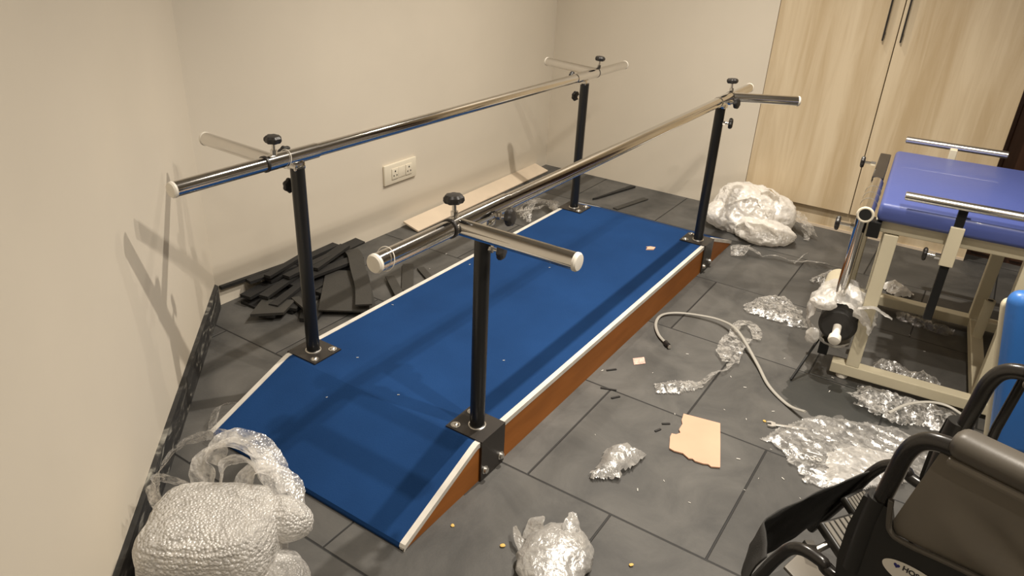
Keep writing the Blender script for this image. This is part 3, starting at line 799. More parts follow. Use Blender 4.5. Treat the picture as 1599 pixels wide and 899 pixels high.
# sticker
bm = nb(); ring = []
sc_, sz = V(-0.0128, -0.050, 0.406), (0.055, 0.021)
pts = [(sc_.x, sc_.y + sz[0] * cos(2 * pi * k / 48), sc_.z + sz[1] * sin(2 * pi * k / 48) - 0.10 * 0) for k in range(48)]
a_prism(bm, pts, (0, 0, 0), (-0.0006, 0, 0)); st = obj('sticker', bm, MSTICK, sg, False); st['label'] = 'white oval sticker'
def txt(body, size, loc):
    cu = bpy.data.curves.new('sticker_text', 'FONT'); cu.body = body; cu.size = size; cu.extrude = 0.0002; cu.offset = 0.0004
    tmp = bpy.data.objects.new('tmp', cu); COL.objects.link(tmp)
    bpy.context.view_layer.update()
    me = bpy.data.meshes.new_from_object(tmp.evaluated_get(bpy.context.evaluated_depsgraph_get()))
    bpy.data.objects.remove(tmp)
    me.name = 'sticker_text'; me.materials.clear(); me.materials.append(MINK)
    # text reads along -y, faces -x
    R = Matrix(((0, 0, -1), (-1, 0, 0), (0, 1, 0))).to_4x4()
    me.transform(Matrix.Translation(V(*loc)) @ R)
    o = bpy.data.objects.new('sticker_text', me); COL.objects.link(o); o.parent = st
    return o
txt('HOS', 0.0125, (-0.01375, -0.0245, 0.4115))['label'] = 'black letters HOS'
bm = nb()
hp_ = [(16 * sin(t) ** 3, 13 * cos(t) - 5 * cos(2 * t) - 2 * cos(3 * t) - cos(4 * t)) for t in [2 * pi * k / 30 for k in range(30)]]
a_prism(bm, [(-0.0136, -0.0160 - a * 0.00030, 0.4130 + b * 0.00030) for a, b in hp_], (0, 0, 0), (-0.0004, 0, 0)); o_ = obj('emblem', bm, MNAVY, st, False); o_['label'] = 'small navy heart emblem'
# seat side tubes running forward and bending down to the leg rests
for x, dz, dy in ((0.0, -0.032, 0.012), (W, 0.0, 0.0)):
    bm = nb(); a_tube(bm, smooth_path([(x, -0.50, 0.335 + dz), (x, 0.02, 0.337 + dz), (x, 0.095, 0.352 + dz), (x, 0.128 + dy, 0.345 + dz), (x, 0.155 + dy, 0.300 + dz), (x, 0.19 + dy, 0.20 + dz), (x, 0.235 + dy, 0.09)], 8), 0.0112, 18)
    hg = obj('leg_hanger', bm, MWTUBE, wc)
# seat sling, sagging between the side tubes
bm = nb(); g = []
for i in range(25):
    y = 0.03 - i / 24 * 0.5; g.append([])
    for j in range(17):
        u = j / 16; x = u * W
        z = 0.375 + 0.075 * (1 - abs(2 * u - 1)) * (1 if u < 0.99 else 1) + 0.004 * noise.noise(V(x * 20, y * 20, 3))
        g[-1].append(bm.verts.new((x, y, z)))
for i in range(24):
    for j in range(16): bm.faces.new((g[i][j], g[i][j + 1], g[i + 1][j + 1], g[i + 1][j]))
st_ = obj('seat', bm, MWGREY, wc); st_['label'] = 'grey folded-up seat sling'
# calf strap
bm = nb(); g = []
edge_top = smooth_path([(W, 0.152, 0.318), (0.24, 0.190, 0.293), (0.16, 0.228, 0.262), (0.112, 0.246, 0.243), (0.098, 0.248, 0.238), (0.085, 0.243, 0.238), (0.04, 0.212, 0.246), (0.0, 0.188, 0.252)], 8)
edge_bot = smooth_path([(W, 0.215, 0.140), (0.24, 0.236, 0.115), (0.16, 0.256, 0.095), (0.112, 0.266, 0.088), (0.098, 0.267, 0.086), (0.085, 0.262, 0.086), (0.04, 0.236, 0.095), (0.0, 0.222, 0.105)], 8)
for a, b in zip(edge_top, edge_bot):
    g.append([bm.verts.new(a.lerp(b, t / 8) + V(0, 0.006 * sin(t / 8 * pi) + 0.004 * noise.noise(a * 25 + V(t, 0, 0)), 0)) for t in range(9)])
for i in range(len(g) - 1):
    for j in range(8): bm.faces.new((g[i][j], g[i + 1][j], g[i + 1][j + 1], g[i][j + 1]))
cs = obj('calf_strap', bm, MWFAB, wc)
sm = cs.modifiers.new('thick', 'SOLIDIFY'); sm.thickness = 0.003
# footplates, clamp
def footplate(c, rz, rx, s):
    R = (Matrix.Rotation(rz, 3, 'Z') @ Matrix.Rotation(rx, 3, 'X'))
    bm = nb(); a_box(bm, c, s, R, bevel=0.006, seg=3); f = obj('footplate', bm, MWBLACK, wc)
    bm = nb(); n = 6
    for k in range(n):
        dx = (k + 0.5) / n * s[0] * 0.9 - s[0] * 0.45
        a_box(bm, V(*c) + R @ V(dx, 0, s[2] * 0.5 + 0.001), (s[0] * 0.11, s[1] * 0.86, 0.004), R, bevel=0.001, seg=1)
    r = obj('ribbed_tread', bm, MFOOT, f, False); r['label'] = 'grey ribbed tread'
    return f
footplate((0.175, 0.115, 0.245), radians(-20), radians(18), (0.085, 0.085, 0.022))
footplate((0.262, 0.125, 0.250), radians(-10), radians(30), (0.06, 0.09, 0.020))
bm = nb(); a_box(bm, (0.09, 0.125, 0.20), (0.10, 0.09, 0.008), Matrix.Rotation(radians(20), 3, 'X'), bevel=0.003); o_ = obj('leg_plate', bm, MWGREY, wc); o_['label'] = 'flat grey plate'
bm = nb(); a_lathe(bm, [(0, 0.012), (0.008, 0.013), (0.016, 0.010)], (0.110, 0.155, 0.225), (0.2, 0.2, 1), 12, 4, 0.2); a_cyl(bm, (0.108, 0.153, 0.218), (0.145, 0.135, 0.235), 0.007, 12)
o_ = obj('clamp', bm, MBOLT, wc); o_['label'] = 'shiny metal clamp'
# running gear and back
for x in (-0.0, W):
    sx = -1 if x == 0 else 1
    bm = nb(); a_tube(bm, [(x, -0.50, 0.14), (x, -0.50, 0.95)], 0.0115, 16); obj('back_post', bm, MWTUBE, wc)
    bm = nb(); a_tube(bm, [(x, -0.50, 0.14), (x, 0.03, 0.14)], 0.0112, 16); obj('lower_tube', bm, MWTUBE, wc)
    bm = nb(); a_tube(bm, [(x, 0.04, 0.35), (x, 0.035, 0.13)], 0.0112, 16); obj('front_post', bm, MWTUBE, wc)
    for yy, r in ((-0.46, 0.15), (0.02, 0.075)):
        bm = nb(); cx = x + (0.0 if r < 0.1 else sx * 0.03)
        a_tube(bm, [(cx, yy + (r - 0.014) * cos(2 * pi * k / 40), r + (r - 0.014) * sin(2 * pi * k / 40)) for k in range(41)], 0.0135, 12, cap=False)
        wh = obj('wheel', bm, MWBLACK, wc)
        bm = nb()
        for k in range(6): a_tube(bm, [(cx, yy, r), (cx, yy + (r - 0.02) * cos(pi * k / 3), r + (r - 0.02) * sin(pi * k / 3))], 0.006, 8)
        a_cyl(bm, (cx - 0.018, yy, r), (cx + 0.018, yy, r), 0.016, 16)
        obj('spokes', bm, MFOOT, wh)
bm = nb(); a_box(bm, (W / 2, -0.50, 0.70), (W, 0.012, 0.40), bevel=0.004); obj('backrest', bm, MWFAB, wc)
# ------------------------------------------------------------------ rubber offcuts in the corner behind the bars
def slab(poly, z, th, m, name='rubber_offcut', tilt=(0, 0), label='', cat='rubber offcut', group=None, smooth=False):
    cx = sum(p[0] for p in poly) / len(poly); cy = sum(p[1] for p in poly) / len(poly)
    bm = nb(); a_prism(bm, [(x - cx, y - cy, 0) for x, y in poly], (0, 0, 0), (0, 0, th))
    o = obj(name, bm, m, None, smooth); o.location = (cx, cy, z); o.rotation_euler = (tilt[0], tilt[1], 0)
    return tag(o, label, cat, group)
def strip_poly(cx, cy, L, w, yaw, taper=1.0):
    c, s = cos(yaw), sin(yaw); out = []
    for x, y in ((-L / 2, -w / 2), (L / 2, -w / 2 * taper), (L / 2, w / 2 * taper), (-L / 2, w / 2)):
        out.append((cx + x * c - y * s, cy + x * s + y * c))
    return out
PILE = 'black rubber tile offcut in the jumbled pile in the back left corner'
pieces = [  # cx, cy, length, width, yaw, z, taper
    (0.44, 1.055, 0.38, 0.080, 0.10, 0.001, 1.0), (0.40, 1.165, 0.40, 0.085, 0.02, 0.001, 1.0), (0.225, 1.060, 0.13, 0.055, 0.55, 0.015, 1.0),
    (0.47, 1.075, 0.36, 0.050, 0.20, 0.0155, 1.0), (0.44, 1.175, 0.36, 0.060, -0.08, 0.0155, 0.9), (0.32, 1.190, 0.24, 0.05, 0.12, 0.030, 1.0),
    (0.53, 1.130, 0.34, 0.040, 0.10, 0.030, 0.8), (0.35, 1.085, 0.28, 0.036, 0.30, 0.0305, 0.7), (0.47, 1.190, 0.30, 0.045, -0.05, 0.0445, 1.0),
    (0.56, 1.095, 0.26, 0.045, -0.10, 0.0445, 1.0), (0.37, 1.140, 0.30, 0.038, 0.24, 0.0455, 0.7), (0.52, 1.212, 0.34, 0.036, 0.03, 0.059, 1.0),
    (0.59, 1.150, 0.24, 0.045, 0.26, 0.060, 1.0), (0.35, 1.205, 0.20, 0.034, -0.14, 0.059, 1.0), (0.48, 1.150, 0.24, 0.036, 0.08, 0.0605, 0.8),
    (0.41, 1.195, 0.22, 0.028, 0.20, 0.074, 0.8), (0.33, 1.030, 0.16, 0.035, 0.42, 0.0155, 0.7), (0.50, 1.020, 0.20, 0.030, 0.02, 0.0155, 1.0)]
for i, (cx, cy, L_, w, yaw, z, tp) in enumerate(pieces):
    slab(strip_poly(cx, cy, L_, w, yaw, tp), z, 0.0115, MRUB, tilt=(random.uniform(-0.03, 0.03), random.uniform(-0.012, 0.006)), label=PILE, group='rubber offcuts piled in the corner')
slab([(0.125, 1.055), (0.21, 0.985), (0.30, 1.025), (0.22, 1.110)], 0.026, 0.010, MRUB2, tilt=(0.05, 0.02), label='flat grey rubber piece at the near left edge of the offcut pile', group=None)
slab([(0.235, 0.935), (0.265, 0.885), (0.345, 0.925), (0.345, 0.990), (0.30, 0.995)], 0.003, 0.014, MRUB, tilt=(0.03, 0), label='black five-sided rubber offcut lying nearest the left front upright', group=None)
slab(strip_poly(0.295, 0.990, 0.11, 0.030, 1.25), 0.028, 0.008, MRUB2, tilt=(0.0, 0.12), label='short grey rubber strip lying crosswise on the offcut pile', group=None)
slab([(0.305, 0.915), (0.425, 0.745), (0.63, 0.985), (0.535, 1.115)], 0.026, 0.006, MRUB2, tilt=(0.03, -0.03), name='rubber_sheet', label='large grey square rubber sheet beside the left front upright', cat='rubber sheet')
def curved_strip(pts, w, z, label, th=0.006, m=MRUB2):
    P = smooth_path([(x, y, zz) for x, y, zz in pts], 8); bm = nb(); rows = []
    for i, p in enumerate(P):
        d = (P[min(i + 1, len(P) - 1)] - P[max(i - 1, 0)]).normalized(); s = d.cross(V(0, 0, 1)).normalized() * w / 2
        rows.append([bm.verts.new(p + s), bm.verts.new(p - s), bm.verts.new(p - s + V(0, 0, th)), bm.verts.new(p + s + V(0, 0, th))])
    for a, b in zip(rows, rows[1:]):
        for k in range(4): bm.faces.new((a[k], a[(k + 1) % 4], b[(k + 1) % 4], b[k]))
    bm.faces.new(rows[0]); bm.faces.new(list(reversed(rows[-1])))
    o = recenter(obj('rubber_strip', bm, m, None, True, 30)); return tag(o, label, 'rubber strip')
curved_strip([(0.71, 1.155, 0.050), (0.665, 1.085, 0.060), (0.585, 0.990, 0.056), (0.50, 0.885, 0.048), (0.40, 0.785, 0.046)], 0.058, 0, 'curved grey rubber strip with a pale edge bent across the sheet')
slab(strip_poly(0.62, 0.83, 0.22, 0.036, 0.95), 0.012, 0.006, MRUB2, name='rubber_strip', tilt=(0.02, 0.05), label='straight grey rubber strip lying behind the right rail end cap', cat='rubber strip')
slab(strip_poly(0.735, 0.87, 0.24, 0.045, 0.70), 0.004, 0.006, MRUB2, name='rubber_strip', label='grey rubber strip leaning behind the platform, second from the curved one', cat='rubber strip')
slab(strip_poly(0.80, 0.83, 0.13, 0.030, 1.05), 0.004, 0.006, MRUB2, name='rubber_strip', label='shortest grey rubber strip against the platform edge', cat='rubber strip')
slab(strip_poly(0.73, 1.19, 0.16, 0.05, 0.10), 0.050, 0.008, MRUB, name='rubber_strip', tilt=(0.12, 0.05), label='black rubber strip at the wall end of the offcut pile', cat='rubber strip')
bm = nb(); a_prism(bm, [(0.15, 1.232, 0.066), (0.45, 1.232, 0.050), (0.80, 1.232, 0.010), (0.80, 1.232, 0.022), (0.45, 1.232, 0.062), (0.15, 1.232, 0.078)], (0, 0, 0), (0, 0.016, 0)); o = recenter(obj('rubber_edging', bm, MRUB, None, False)); tag(o, 'long thin black rubber edging resting along the back wall over the offcuts', 'edging')
slab([(2.05, 0.735), (2.08, 0.72), (2.39, 0.645), (2.39, 0.672)], 0.001, 0.010, MRUB, name='rubber_strip', label='thin black rubber wedge on the floor behind the far left upright', cat='rubber strip')
slab(strip_poly(2.13, 0.55, 0.26, 0.03, -0.22), 0.001, 0.006, MRUB2, name='rubber_strip', label='thin grey rubber strip on the floor behind the platform end', cat='rubber strip')
# ------------------------------------------------------------------ board along the wall
bm = nb(); a_box(bm, (0, 0, 0), (1.185, 0.092, 0.009), bevel=0.001, seg=1); o = obj('board', bm, MBOARD, None, False)
o.location = (1.715, 1.197, 0.0195); o.rotation_euler = (radians(16), 0, radians(1.0)); tag(o, 'long pale board lying along the foot of the back wall', 'board')

# ------------------------------------------------------------------ bubble wrap bundle, front left
YW = math.atan2(-0.83, 0.55)
bt_ = thing('bubble_wrap', 'big bundle of white bubble wrap beside the left end of the ramp', 'bubble wrap', (-0.65, 0.19, 0))
def BL(x, y, z): return (x + 0.65, y - 0.19, z)
bm = nb()
a_blob(bm, BL(-0.630, 0.215, 0.100), (0.132, 0.112, 0.100), 3, 0.085, 8, 6, rib=0.0009, sq=0.50, yaw=YW)
a_blob(bm, BL(-0.525, 0.140, 0.135), (0.072, 0.048, 0.050), 8, 0.16, 12, 5, rib=0.0008, yaw=YW)
a_blob(bm, BL(-0.610, 0.090, 0.045), (0.090, 0.095, 0.065), 12, 0.20, 10, 5, rib=0.001)
obj('bundle', bm, MBUB, bt_, True, 60)
petals = [
    ([(-0.66, 0.36, 0.17), (-0.62, 0.405, 0.21), (-0.54, 0.415, 0.235), (-0.47, 0.375, 0.225), (-0.45, 0.30, 0.21)], [0.035, 0.05, 0.045, 0.06, 0.05], 3, 0.9, 0.3),
    ([(-0.67, 0.33, 0.19), (-0.655, 0.37, 0.225), (-0.625, 0.345, 0.215), (-0.60, 0.30, 0.20)], [0.035, 0.05, 0.045, 0.03], 5, 1.1, 0.0),
    ([(-0.585, 0.30, 0.19), (-0.555, 0.325, 0.245), (-0.515, 0.30, 0.265), (-0.485, 0.25, 0.235), (-0.49, 0.20, 0.19)], [0.05, 0.08, 0.10, 0.09, 0.06], 9, 0.5, 0.0),
    ([(-0.575, 0.255, 0.20), (-0.545, 0.265, 0.250), (-0.515, 0.235, 0.245), (-0.505, 0.19, 0.19)], [0.05, 0.07, 0.075, 0.05], 10, 1.2, -0.6),
    ([(-0.55, 0.22, 0.20), (-0.51, 0.215, 0.235), (-0.485, 0.165, 0.215), (-0.51, 0.11, 0.175)], [0.06, 0.09, 0.085, 0.05], 11, 0.2, 0.5),
    ([(-0.53, 0.34, 0.205), (-0.49, 0.345, 0.245), (-0.455, 0.30, 0.235), (-0.455, 0.24, 0.20), (-0.48, 0.18, 0.17)], [0.04, 0.07, 0.08, 0.07, 0.05], 12, 0.1, 0.4)]
for pts, ws_, sd, tl_, ro in petals:
    pts = [(x_ + 0.012, y_ + 0.012, z_ - 0.035) for x_, y_, z_ in pts]
    bm = nb(); a_ribbon(bm, [BL(*q_) for q_ in pts], ws_, sd, 0.004, nu=13, n=18, tilt=tl_, roll=ro, fold=0.10)
    c_ = obj('film_curl', bm, MFILM if sd in (3, 5) else MBUB2, bt_, True, 60); c_['label'] = 'loose curl of film'
bm = nb()
a_ribbon(bm, [(-0.36, 0.61, 0.02), (-0.30, 0.665, 0.05), (-0.25, 0.68, 0.04), (-0.20, 0.670, 0.012)], [0.03, 0.035, 0.03, 0.02], 15, 0.003, tilt=0.6)
o = recenter(obj('film_scrap', bm, MFILM, None, True, 60)); tag(o, 'small curled film scrap against the left edge of the ramp', 'film')

# ------------------------------------------------------------------ heap of wrap by the wardrobe
hp = thing('plastic_wrap', 'heap of crumpled white plastic wrap against the oak wardrobe', 'plastic wrap', (2.2, -0.05, 0))
def HL(pts): return [(x - 2.2, y + 0.05) for x, y in pts]
bm = nb()
a_blob(bm, (0.035, 0.03, 0.085), (0.150, 0.135, 0.105), 21, 0.42, 8, 6, sq=0.8)
a_blob(bm, (0.000, 0.070, 0.172), (0.070, 0.085, 0.036), 24, 0.50, 11, 5)
a_blob(bm, (-0.075, 0.125, 0.062), (0.085, 0.075, 0.060), 31, 0.45, 10, 5)
a_blob(bm, (-0.105, -0.095, 0.040), (0.100, 0.125, 0.050), 27, 0.45, 9, 6)
a_blob(bm, (0.065, -0.090, 0.080), (0.085, 0.085, 0.080), 33, 0.42, 10, 5)
for sd, pts, ws_ in ((35, [(-0.10, 0.10, 0.12), (-0.06, 0.04, 0.165), (-0.03, -0.03, 0.160), (-0.05, -0.10, 0.105)], [0.05, 0.10, 0.10, 0.05]),
                     (36, [(-0.16, 0.02, 0.06), (-0.15, -0.04, 0.085), (-0.15, -0.11, 0.090), (-0.16, -0.18, 0.060)], [0.04, 0.09, 0.10, 0.05]),
                     (37, [(0.0, -0.02, 0.20), (0.02, -0.06, 0.205), (0.02, -0.11, 0.175)], [0.03, 0.07, 0.05]),
                     (38, [(-0.13, -0.02, 0.10), (-0.16, -0.05, 0.09), (-0.19, -0.09, 0.05)], [0.08, 0.11, 0.08])):
    a_ribbon(bm, pts, ws_, sd, 0.008, nu=13, tilt=0.2)
obj('wrap', bm, MWRAP, hp, True, 80)
bm = nb()
for sd, y0, z0 in ((41, -0.14, 0.10), (42, -0.17, 0.085), (43, -0.16, 0.05)):
    a_ribbon(bm, [(0.10, y0, z0), (0.085, y0 - 0.05, z0 - 0.01), (0.06, y0 - 0.10, z0 * 0.6), (0.05, y0 - 0.14, 0.02)], [0.06, 0.09, 0.06, 0.025], sd, 0.007, nu=12, tilt=0.3 * (sd - 41))
a_ribbon(bm, [(0.07, -0.235, 0.03), (0.05, -0.262, 0.02), (0.01, -0.272, 0.006)], [0.03, 0.028, 0.026], 46, 0.002, tilt=0.2)
c_ = obj('film_tail', bm, MFILM, hp, True, 70); c_['label'] = 'clear film tail'
# strand in front of the heap
bm = nb()
a_ribbon(bm, [(1.800, -0.125, 0.012), (1.845, -0.118, 0.040), (1.87, -0.135, 0.035), (1.87, -0.175, 0.025), (1.865, -0.215, 0.012), (1.885, -0.26, 0.022), (1.895, -0.34, 0.014), (1.93, -0.41, 0.020), (1.965, -0.47, 0.012)], [0.06, 0.09, 0.09, 0.08, 0.03, 0.03, 0.03, 0.07, 0.055], 44, 0.005, nu=13, tilt=0.35)
a_ribbon(bm, [(1.90, -0.35, 0.006), (1.94, -0.37, 0.035), (1.96, -0.385, 0.045)], [0.05, 0.035, 0.008], 45, 0.004, tilt=0.8)
o = recenter(obj('film_strand', bm, MFILM, None, True, 70)); tag(o, 'twisted strand of clear film on the floor before the white heap', 'film')

# ------------------------------------------------------------------ film scraps on the floor
def scrap(poly, amp, label, m=MFILM, f=26, seed=1, dome=0.0, step=0.0055, name='film_scrap', z=0.0025, curl=0.0, dome_w=0.05, ay=1.0):
    bm = nb(); a_sheet(bm, poly, z, amp, step, f, seed, dome, dome_w, curl, ay)
    o = recenter(obj(name, bm, m, None, True, 50)); return tag(o, label, 'film')
scrap([(1.347, -0.293), (1.458, -0.322), (1.53, -0.403), (1.475, -0.455), (1.39, -0.512), (1.324, -0.544), (1.298, -0.488), (1.305, -0.404), (1.302, -0.319)], 0.018, 'fan of clear crumpled film on the floor left of the padded roller', seed=51, dome=0.012)
scrap([(1.753, -0.442), (1.884, -0.486), (1.942, -0.526), (1.856, -0.57), (1.723, -0.546), (1.724, -0.5)], 0.022, 'crumpled clear scrap behind the table roller, near the strand', seed=52, dome=0.02)
scrap([(1.895, -0.694), (1.963, -0.741), (1.912, -0.809), (1.868, -0.827), (1.816, -0.762)], 0.020, 'bright crumpled scrap on the floor behind the table leg', MWRAP, seed=53, dome=0.02)
scrap([(1.672, -0.781), (1.655, -0.878), (1.65, -0.985), (1.62, -1.0), (1.584, -0.978), (1.585, -0.893), (1.62, -0.80)], 0.024, 'clear film lying under the table along its rear runner', MFILM2, seed=54, dome=0.012)
scrap([(0.642, -0.232), (0.688, -0.274), (0.742, -0.35), (0.717, -0.365), (0.633, -0.318), (0.596, -0.258)], 0.012, 'flat clear film tail on the floor behind the cardboard', seed=55, dome=0.004)
bm = nb()
a_ribbon(bm, [(0.725, -0.356, 0.006), (0.80, -0.368, 0.012), (0.86, -0.394, 0.010), (0.90, -0.392, 0.010)], [0.03, 0.03, 0.016, 0.03], 56, 0.003, tilt=0.5)
a_ribbon(bm, [(0.90, -0.392, 0.010), (0.96, -0.365, 0.014), (1.04, -0.36, 0.016), (1.10, -0.37, 0.012)], [0.05, 0.085, 0.09, 0.07], 57, 0.006, nu=13)
a_ribbon(bm, [(1.08, -0.34, 0.010), (1.13, -0.330, 0.018), (1.18, -0.335, 0.018), (1.20, -0.365, 0.014), (1.16, -0.40, 0.012), (1.11, -0.415, 0.010)], [0.03, 0.03, 0.035, 0.04, 0.04, 0.03], 58, 0.004)
o = recenter(obj('film_scrap', bm, MFILM, None, True, 60)); tag(o, 'knotted clear film bag under the grey cable', 'film')
scrap([(0.115, -0.275), (0.188, -0.269), (0.251, -0.256), (0.301, -0.291), (0.296, -0.357), (0.221, -0.347), (0.165, -0.343), (0.14, -0.30)], 0.020, 'small torn film scrap on the floor between ramp and cardboard', MGREYFILM, seed=59, dome=0.022, f=20, curl=0.02)
# creased film at the bottom edge
bm = nb()
a_blob(bm, (-0.165, -0.345, 0.022), (0.085, 0.072, 0.032), 61, 0.35, 14, 5)
a_ribbon(bm, [(-0.155, -0.275, 0.02), (-0.12, -0.262, 0.04), (-0.095, -0.262, 0.035)], [0.06, 0.045, 0.012], 62, 0.005, tilt=0.5)
a_ribbon(bm, [(-0.13, -0.355, 0.035), (-0.095, -0.340, 0.055), (-0.06, -0.325, 0.055)], [0.06, 0.045, 0.010], 63, 0.005, tilt=-0.4)
a_ribbon(bm, [(-0.19, -0.275, 0.012), (-0.175, -0.245, 0.028), (-0.155, -0.225, 0.032)], [0.03, 0.02, 0.008], 64, 0.003, tilt=0.5)
o = recenter(obj('plastic_wrap', bm, MGREYFILM, None, True, 60)); tag(o, 'crumpled grey film lump on the floor right of the ramp foot', 'plastic wrap')
# big sheet by the wheelchair
SHEET = [(0.566, -0.593), (0.642, -0.621), (0.715, -0.658), (0.78, -0.702), (0.816, -0.792), (0.858, -0.909), (0.844, -0.98), (0.863, -1.077), (0.72, -1.041), (0.588, -0.947), (0.504, -0.867), (0.46, -0.795), (0.45, -0.741), (0.493, -0.714), (0.521, -0.677), (0.558, -0.644)]
scrap(SHEET, 0.014, 'large crinkled clear film sheet on the floor beside the wheelchair', MSHEET, f=24, seed=65, dome=0.005, step=0.0042, curl=0.012, ay=0.45, name='film_sheet')
scrap([(0.583, -0.765), (0.663, -0.820), (0.695, -0.921), (0.601, -0.955), (0.470, -0.862), (0.430, -0.795)], 0.012, 'whiter folded film lying over the crinkled sheet', MSHEET2, f=22, ay=0.6, seed=66, dome=0.006, step=0.0045, z=0.024, name='film_sheet')
# film around and under the near runner of the table
bm = nb()
a_sheet(bm, [(0.985, -0.774), (1.02, -0.761), (1.025, -0.911), (1.035, -1.057), (0.914, -1.073), (0.908, -0.968), (0.878, -0.901), (0.905, -0.788)], 0.003, 0.030, 0.006, 22, 71, 0.012, 0.04, 0.0)
a_ribbon(bm, [(0.965, -0.76, 0.010), (0.93, -0.80, 0.022), (0.905, -0.85, 0.020), (0.885, -0.90, 0.008)], [0.05, 0.09, 0.07, 0.06], 72, 0.008, nu=12, tilt=0.3)
o = recenter(obj('film_scrap', bm, MFILM, None, True, 60)); tag(o, 'bunched clear film on the floor in front of the table runner', 'film')
bm = nb()
a_sheet(bm, [(1.115, -0.775), (1.20, -0.79), (1.21, -0.905), (1.19, -0.99), (1.125, -0.99)], 0.003, 0.040, 0.006, 24, 73, 0.018, 0.04)
o = recenter(obj('film_scrap', bm, MFILM, None, True, 60)); tag(o, 'puffed clear film on the floor just behind the front table runner', 'film')
# film behind the platform
bm = nb()
a_ribbon(bm, [(1.28, 1.02, 0.02), (1.42, 0.98, 0.04), (1.56, 0.90, 0.035), (1.66, 0.86, 0.03), (1.76, 0.86, 0.02)], [0.05, 0.08, 0.05, 0.06, 0.04], 81, 0.008, nu=12, tilt=0.3)
for k in range(4):
    a_ribbon(bm, [(1.52 + 0.02 * k, 0.80 + 0.03 * k, 0.02), (1.60, 0.84 + 0.02 * k, 0.055 + 0.005 * k), (1.72, 0.88 - 0.02 * k, 0.06), (1.80, 0.86 - 0.02 * k, 0.03), (1.74, 0.80, 0.02)], [0.02, 0.025, 0.025, 0.03, 0.02], 82 + k, 0.004, tilt=0.4 * k)
o = recenter(obj('film_strand', bm, MFILM, None, True, 60)); tag(o, 'looped clear film strips between the platform and the pale board', 'film')
# ------------------------------------------------------------------ cable, cardboard, tools and crumbs
def cable(pts, label, plug=None):
    t = thing('cable', label, 'cable', (pts[0][0], pts[0][1], 0))
    q_ = [(x - pts[0][0], y - pts[0][1], z) for x, y, z in pts]
    bm = nb(); a_tube(bm, smooth_path(q_, 7), 0.0054, 12, flat=0.6); o = obj('lead', bm, MCABLE, t)
    if plug:
        bm = nb(); d = (V(*q_[0]) - V(*q_[1])).normalized()
        a_cyl(bm, V(*q_[0]) - d * 0.004, V(*q_[0]) + d * 0.018, 0.0085, 16); a_cyl(bm, V(*q_[0]) + d * 0.018, V(*q_[0]) + d * 0.028, 0.0062, 16)
        p = obj('connector', bm, MKNOB, t); p['label'] = 'dark connector'
        bm = nb(); a_cyl(bm, V(*q_[0]) + d * 0.028, V(*q_[0]) + d * 0.030, 0.0064, 16); o2 = obj('connector_tip', bm, MSTEEL, p); o2['label'] = 'metal tip'
    return t
cable([(0.893, -0.164, 0.009), (0.934, -0.119, 0.008), (1.000, -0.080, 0.008), (1.073, -0.070, 0.008), (1.123, -0.108, 0.010), (1.152, -0.185, 0.014), (1.150, -0.271, 0.022), (1.087, -0.352, 0.034), (0.959, -0.460, 0.012), (0.85, -0.534, 0.007), (0.781, -0.612, 0.007), (0.740, -0.668, 0.030)], 'long grey cable curving over the floor from the platform to the film sheet', True)
cable([(0.862, -0.876, 0.046), (0.925, -0.913, 0.056), (0.974, -0.965, 0.060), (0.992, -1.015, 0.058), (0.97, -1.06, 0.056)], 'short arc of grey cable between the film sheet and the table runner')
card = [(0.543, -0.368), (0.564, -0.473), (0.470, -0.506), (0.373, -0.539), (0.368, -0.530), (0.361, -0.518), (0.366, -0.508), (0.360, -0.496), (0.357, -0.474), (0.362, -0.465), (0.357, -0.456), (0.368, -0.435), (0.363, -0.411), (0.366, -0.396), (0.415, -0.378), (0.432, -0.376), (0.436, -0.388), (0.450, -0.395), (0.462, -0.386), (0.493, -0.384), (0.510, -0.375)]
bm = nb(); a_prism(bm, [(x, y, 0.002) for x, y in card], (0, 0, 0), (0, 0, 0.004)); o = recenter(obj('cardboard', bm, MCARD, None, False)); tag(o, 'torn piece of tan cardboard on the tiles', 'cardboard')
bm = nb(); a_prism(bm, [(0.740, -0.111, 0.001), (0.771, -0.138, 0.001), (0.737, -0.158, 0.001), (0.706, -0.131, 0.001)], (0, 0, 0), (0, 0, 0.001)); o = recenter(obj('paper_slip', bm, MPAPER, None, False)); tag(o, 'tiny pink printed paper slip on the floor beside the platform', 'paper')
bm = nb(); a_prism(bm, [(1.345, 0.130, 0), (1.365, 0.105, 0), (1.390, 0.108, 0), (1.385, 0.128, 0), (1.370, 0.140, 0), (1.365, 0.132, 0)], (0, 0, Z + 0.004), (0, 0, 0.004)); o = recenter(obj('cardboard_scrap', bm, MCARD, None, False)); tag(o, 'small cardboard scrap lying on the blue carpet', 'cardboard')
def crumb(x, y, r, label, m=MYEL, name='foam_crumb', cat='crumb', group=None, z=0.0):
    bm = nb(); bmesh.ops.create_icosphere(bm, subdivisions=2, radius=r)
    for v in bm.verts:
        v.co = V(v.co.x * 1.2, v.co.y, v.co.z * 0.5) * (1 + 0.5 * noise.noise(v.co * (0.9 / r) + V(x * 50, y * 50, 0)))
    o = obj(name, bm, m); mz = min((v.co.z for v in o.data.vertices)); o.location = (x, y, z - mz + 0.0003); o.rotation_euler = (0, 0, random.uniform(0, 6)); return tag(o, label, cat, group)
crumb(-0.214, -0.087, 0.0042, 'yellow crumb on the floor right beside the ramp foot')
crumb(-0.197, -0.219, 0.0055, 'yellow crumb on the floor left of the grey film lump')
crumb(-0.073, -0.486, 0.0045, 'yellow crumb on the floor right of the grey film lump')
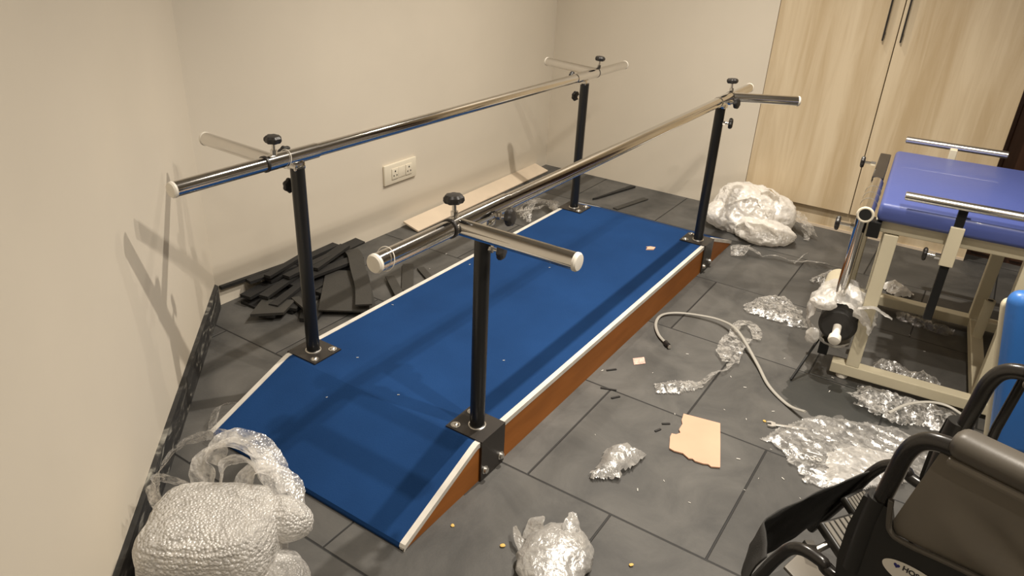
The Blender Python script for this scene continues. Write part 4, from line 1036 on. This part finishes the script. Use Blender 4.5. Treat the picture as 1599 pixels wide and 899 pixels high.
FL = [(0.531, -0.345), (0.803, -0.472), (0.644, -0.459), (0.637, -0.528), (0.726, -0.583), (0.443, -0.567), (0.237, -0.436), (0.54, -0.629), (0.397, -0.636), (0.435, -0.69), (0.163, -0.393), (0.882, -0.248), (0.835, -0.415), (0.61, -0.062), (1.062, -0.528), (0.386, -0.747), (1.038, -0.69), (0.947, -0.70), (1.425, -0.92), (1.52, -0.86), (0.70, -0.20), (0.30, -0.20), (0.33, -0.62), (0.20, -0.52), (0.86, 0.86), (1.02, 0.9)]
bm = nb(); a_cyl(bm, (-0.006, 0, 0.0018), (0.006, 0.002, 0.0018), 0.0016, 8)
fk = obj('plastic_fleck', bm, MFLECK)
for i, (x, y) in enumerate(FL):
    o = fk if i == 0 else fk.copy()
    if i: COL.objects.link(o)
    o.location = (x, y, 0.0004); o.rotation_euler = (0, 0, random.uniform(0, 6)); s = random.uniform(0.35, 0.85); o.scale = (s, s, s)
    tag(o, 'tiny white plastic fleck scattered on the dark rubber floor', 'fleck', 'white flecks on the floor')
CFL = [(0.05, 0.47), (0.62, 0.44), (-0.02, 0.25), (0.36, 0.61), (-0.12, 0.42), (0.95, 0.35), (0.30, 0.12), (0.78, 0.60)]
for x, y in CFL:
    o = fk.copy(); COL.objects.link(o); z = Z + 0.0040 if x > -0.06 else Z + 0.004 - (-0.062 - x) * 0.405
    o.location = (x, y, z); o.scale = (0.55, 0.55, 0.55); o.rotation_euler = (0, 0, random.uniform(0, 6))
    tag(o, 'tiny white lint speck on the blue carpet', 'speck', 'lint specks on the carpet')
for x, y, L_, yw in ((0.632, -0.085, 0.035, -0.7), (0.527, -0.127, 0.05, -1.2), (0.427, -0.336, 0.022, -0.4), (0.47, -0.343, 0.024, -0.9), (0.50, -0.165, 0.03, -0.6)):
    slab(strip_poly(x, y, L_, 0.006, yw), 0.0005, 0.003, MRUB, name='rubber_shaving', label='thin black rubber shaving on the floor beside the platform', cat='shaving', group='rubber shavings beside the platform')
# spanner half under the sheet
sp = thing('spanner', 'small chrome open-ended spanner poking out from the film sheet', 'spanner', (0.652, -0.598, 0.003), (0, 0, radians(-66)))
bm = nb(); a_box(bm, (0.055, 0, 0.002), (0.095, 0.009, 0.004), bevel=0.0012); a_prism(bm, [(0.012, -0.008, 0), (0.012, 0.008, 0), (0.000, 0.013, 0), (-0.012, 0.010, 0), (-0.013, 0.005, 0), (-0.001, 0.005, 0), (-0.001, -0.005, 0), (-0.013, -0.005, 0), (-0.012, -0.010, 0), (0.000, -0.013, 0)], (0, 0, 0), (0, 0, 0.005)); obj('body', bm, MSTEEL, sp, False)
crumb(0.660, -0.576, 0.0045, 'yellow tape crumb by the jaw of the spanner')
bt = thing('bolt', 'small steel bolt lying on the crinkled film sheet', 'bolt', (0.545, -0.735, 0.036), (0, radians(6), radians(-72)))
bm = nb(); a_cyl(bm, (-0.018, 0, 0), (0.024, 0, 0), 0.0035, 12); obj('shank', bm, MSTEEL, bt)
bm = nb(); a_cyl(bm, (-0.024, 0, 0), (-0.018, 0, 0), 0.0065, 6); obj('head', bm, MSTEEL, bt)
for x, y, l in ((0.524, -0.738, 'left washer of the pair below the steel bolt on the film'), (0.530, -0.755, 'right washer of the pair below the steel bolt on the film')):
    bm = nb(); a_tube(bm, [(0.006 * cos(2 * pi * k / 20), 0.006 * sin(2 * pi * k / 20), 0) for k in range(21)], 0.0024, 8, flat=0.6); o = obj('washer', bm, MSTEEL); o.location = (x, y, 0.034); tag(o, l, 'washer')
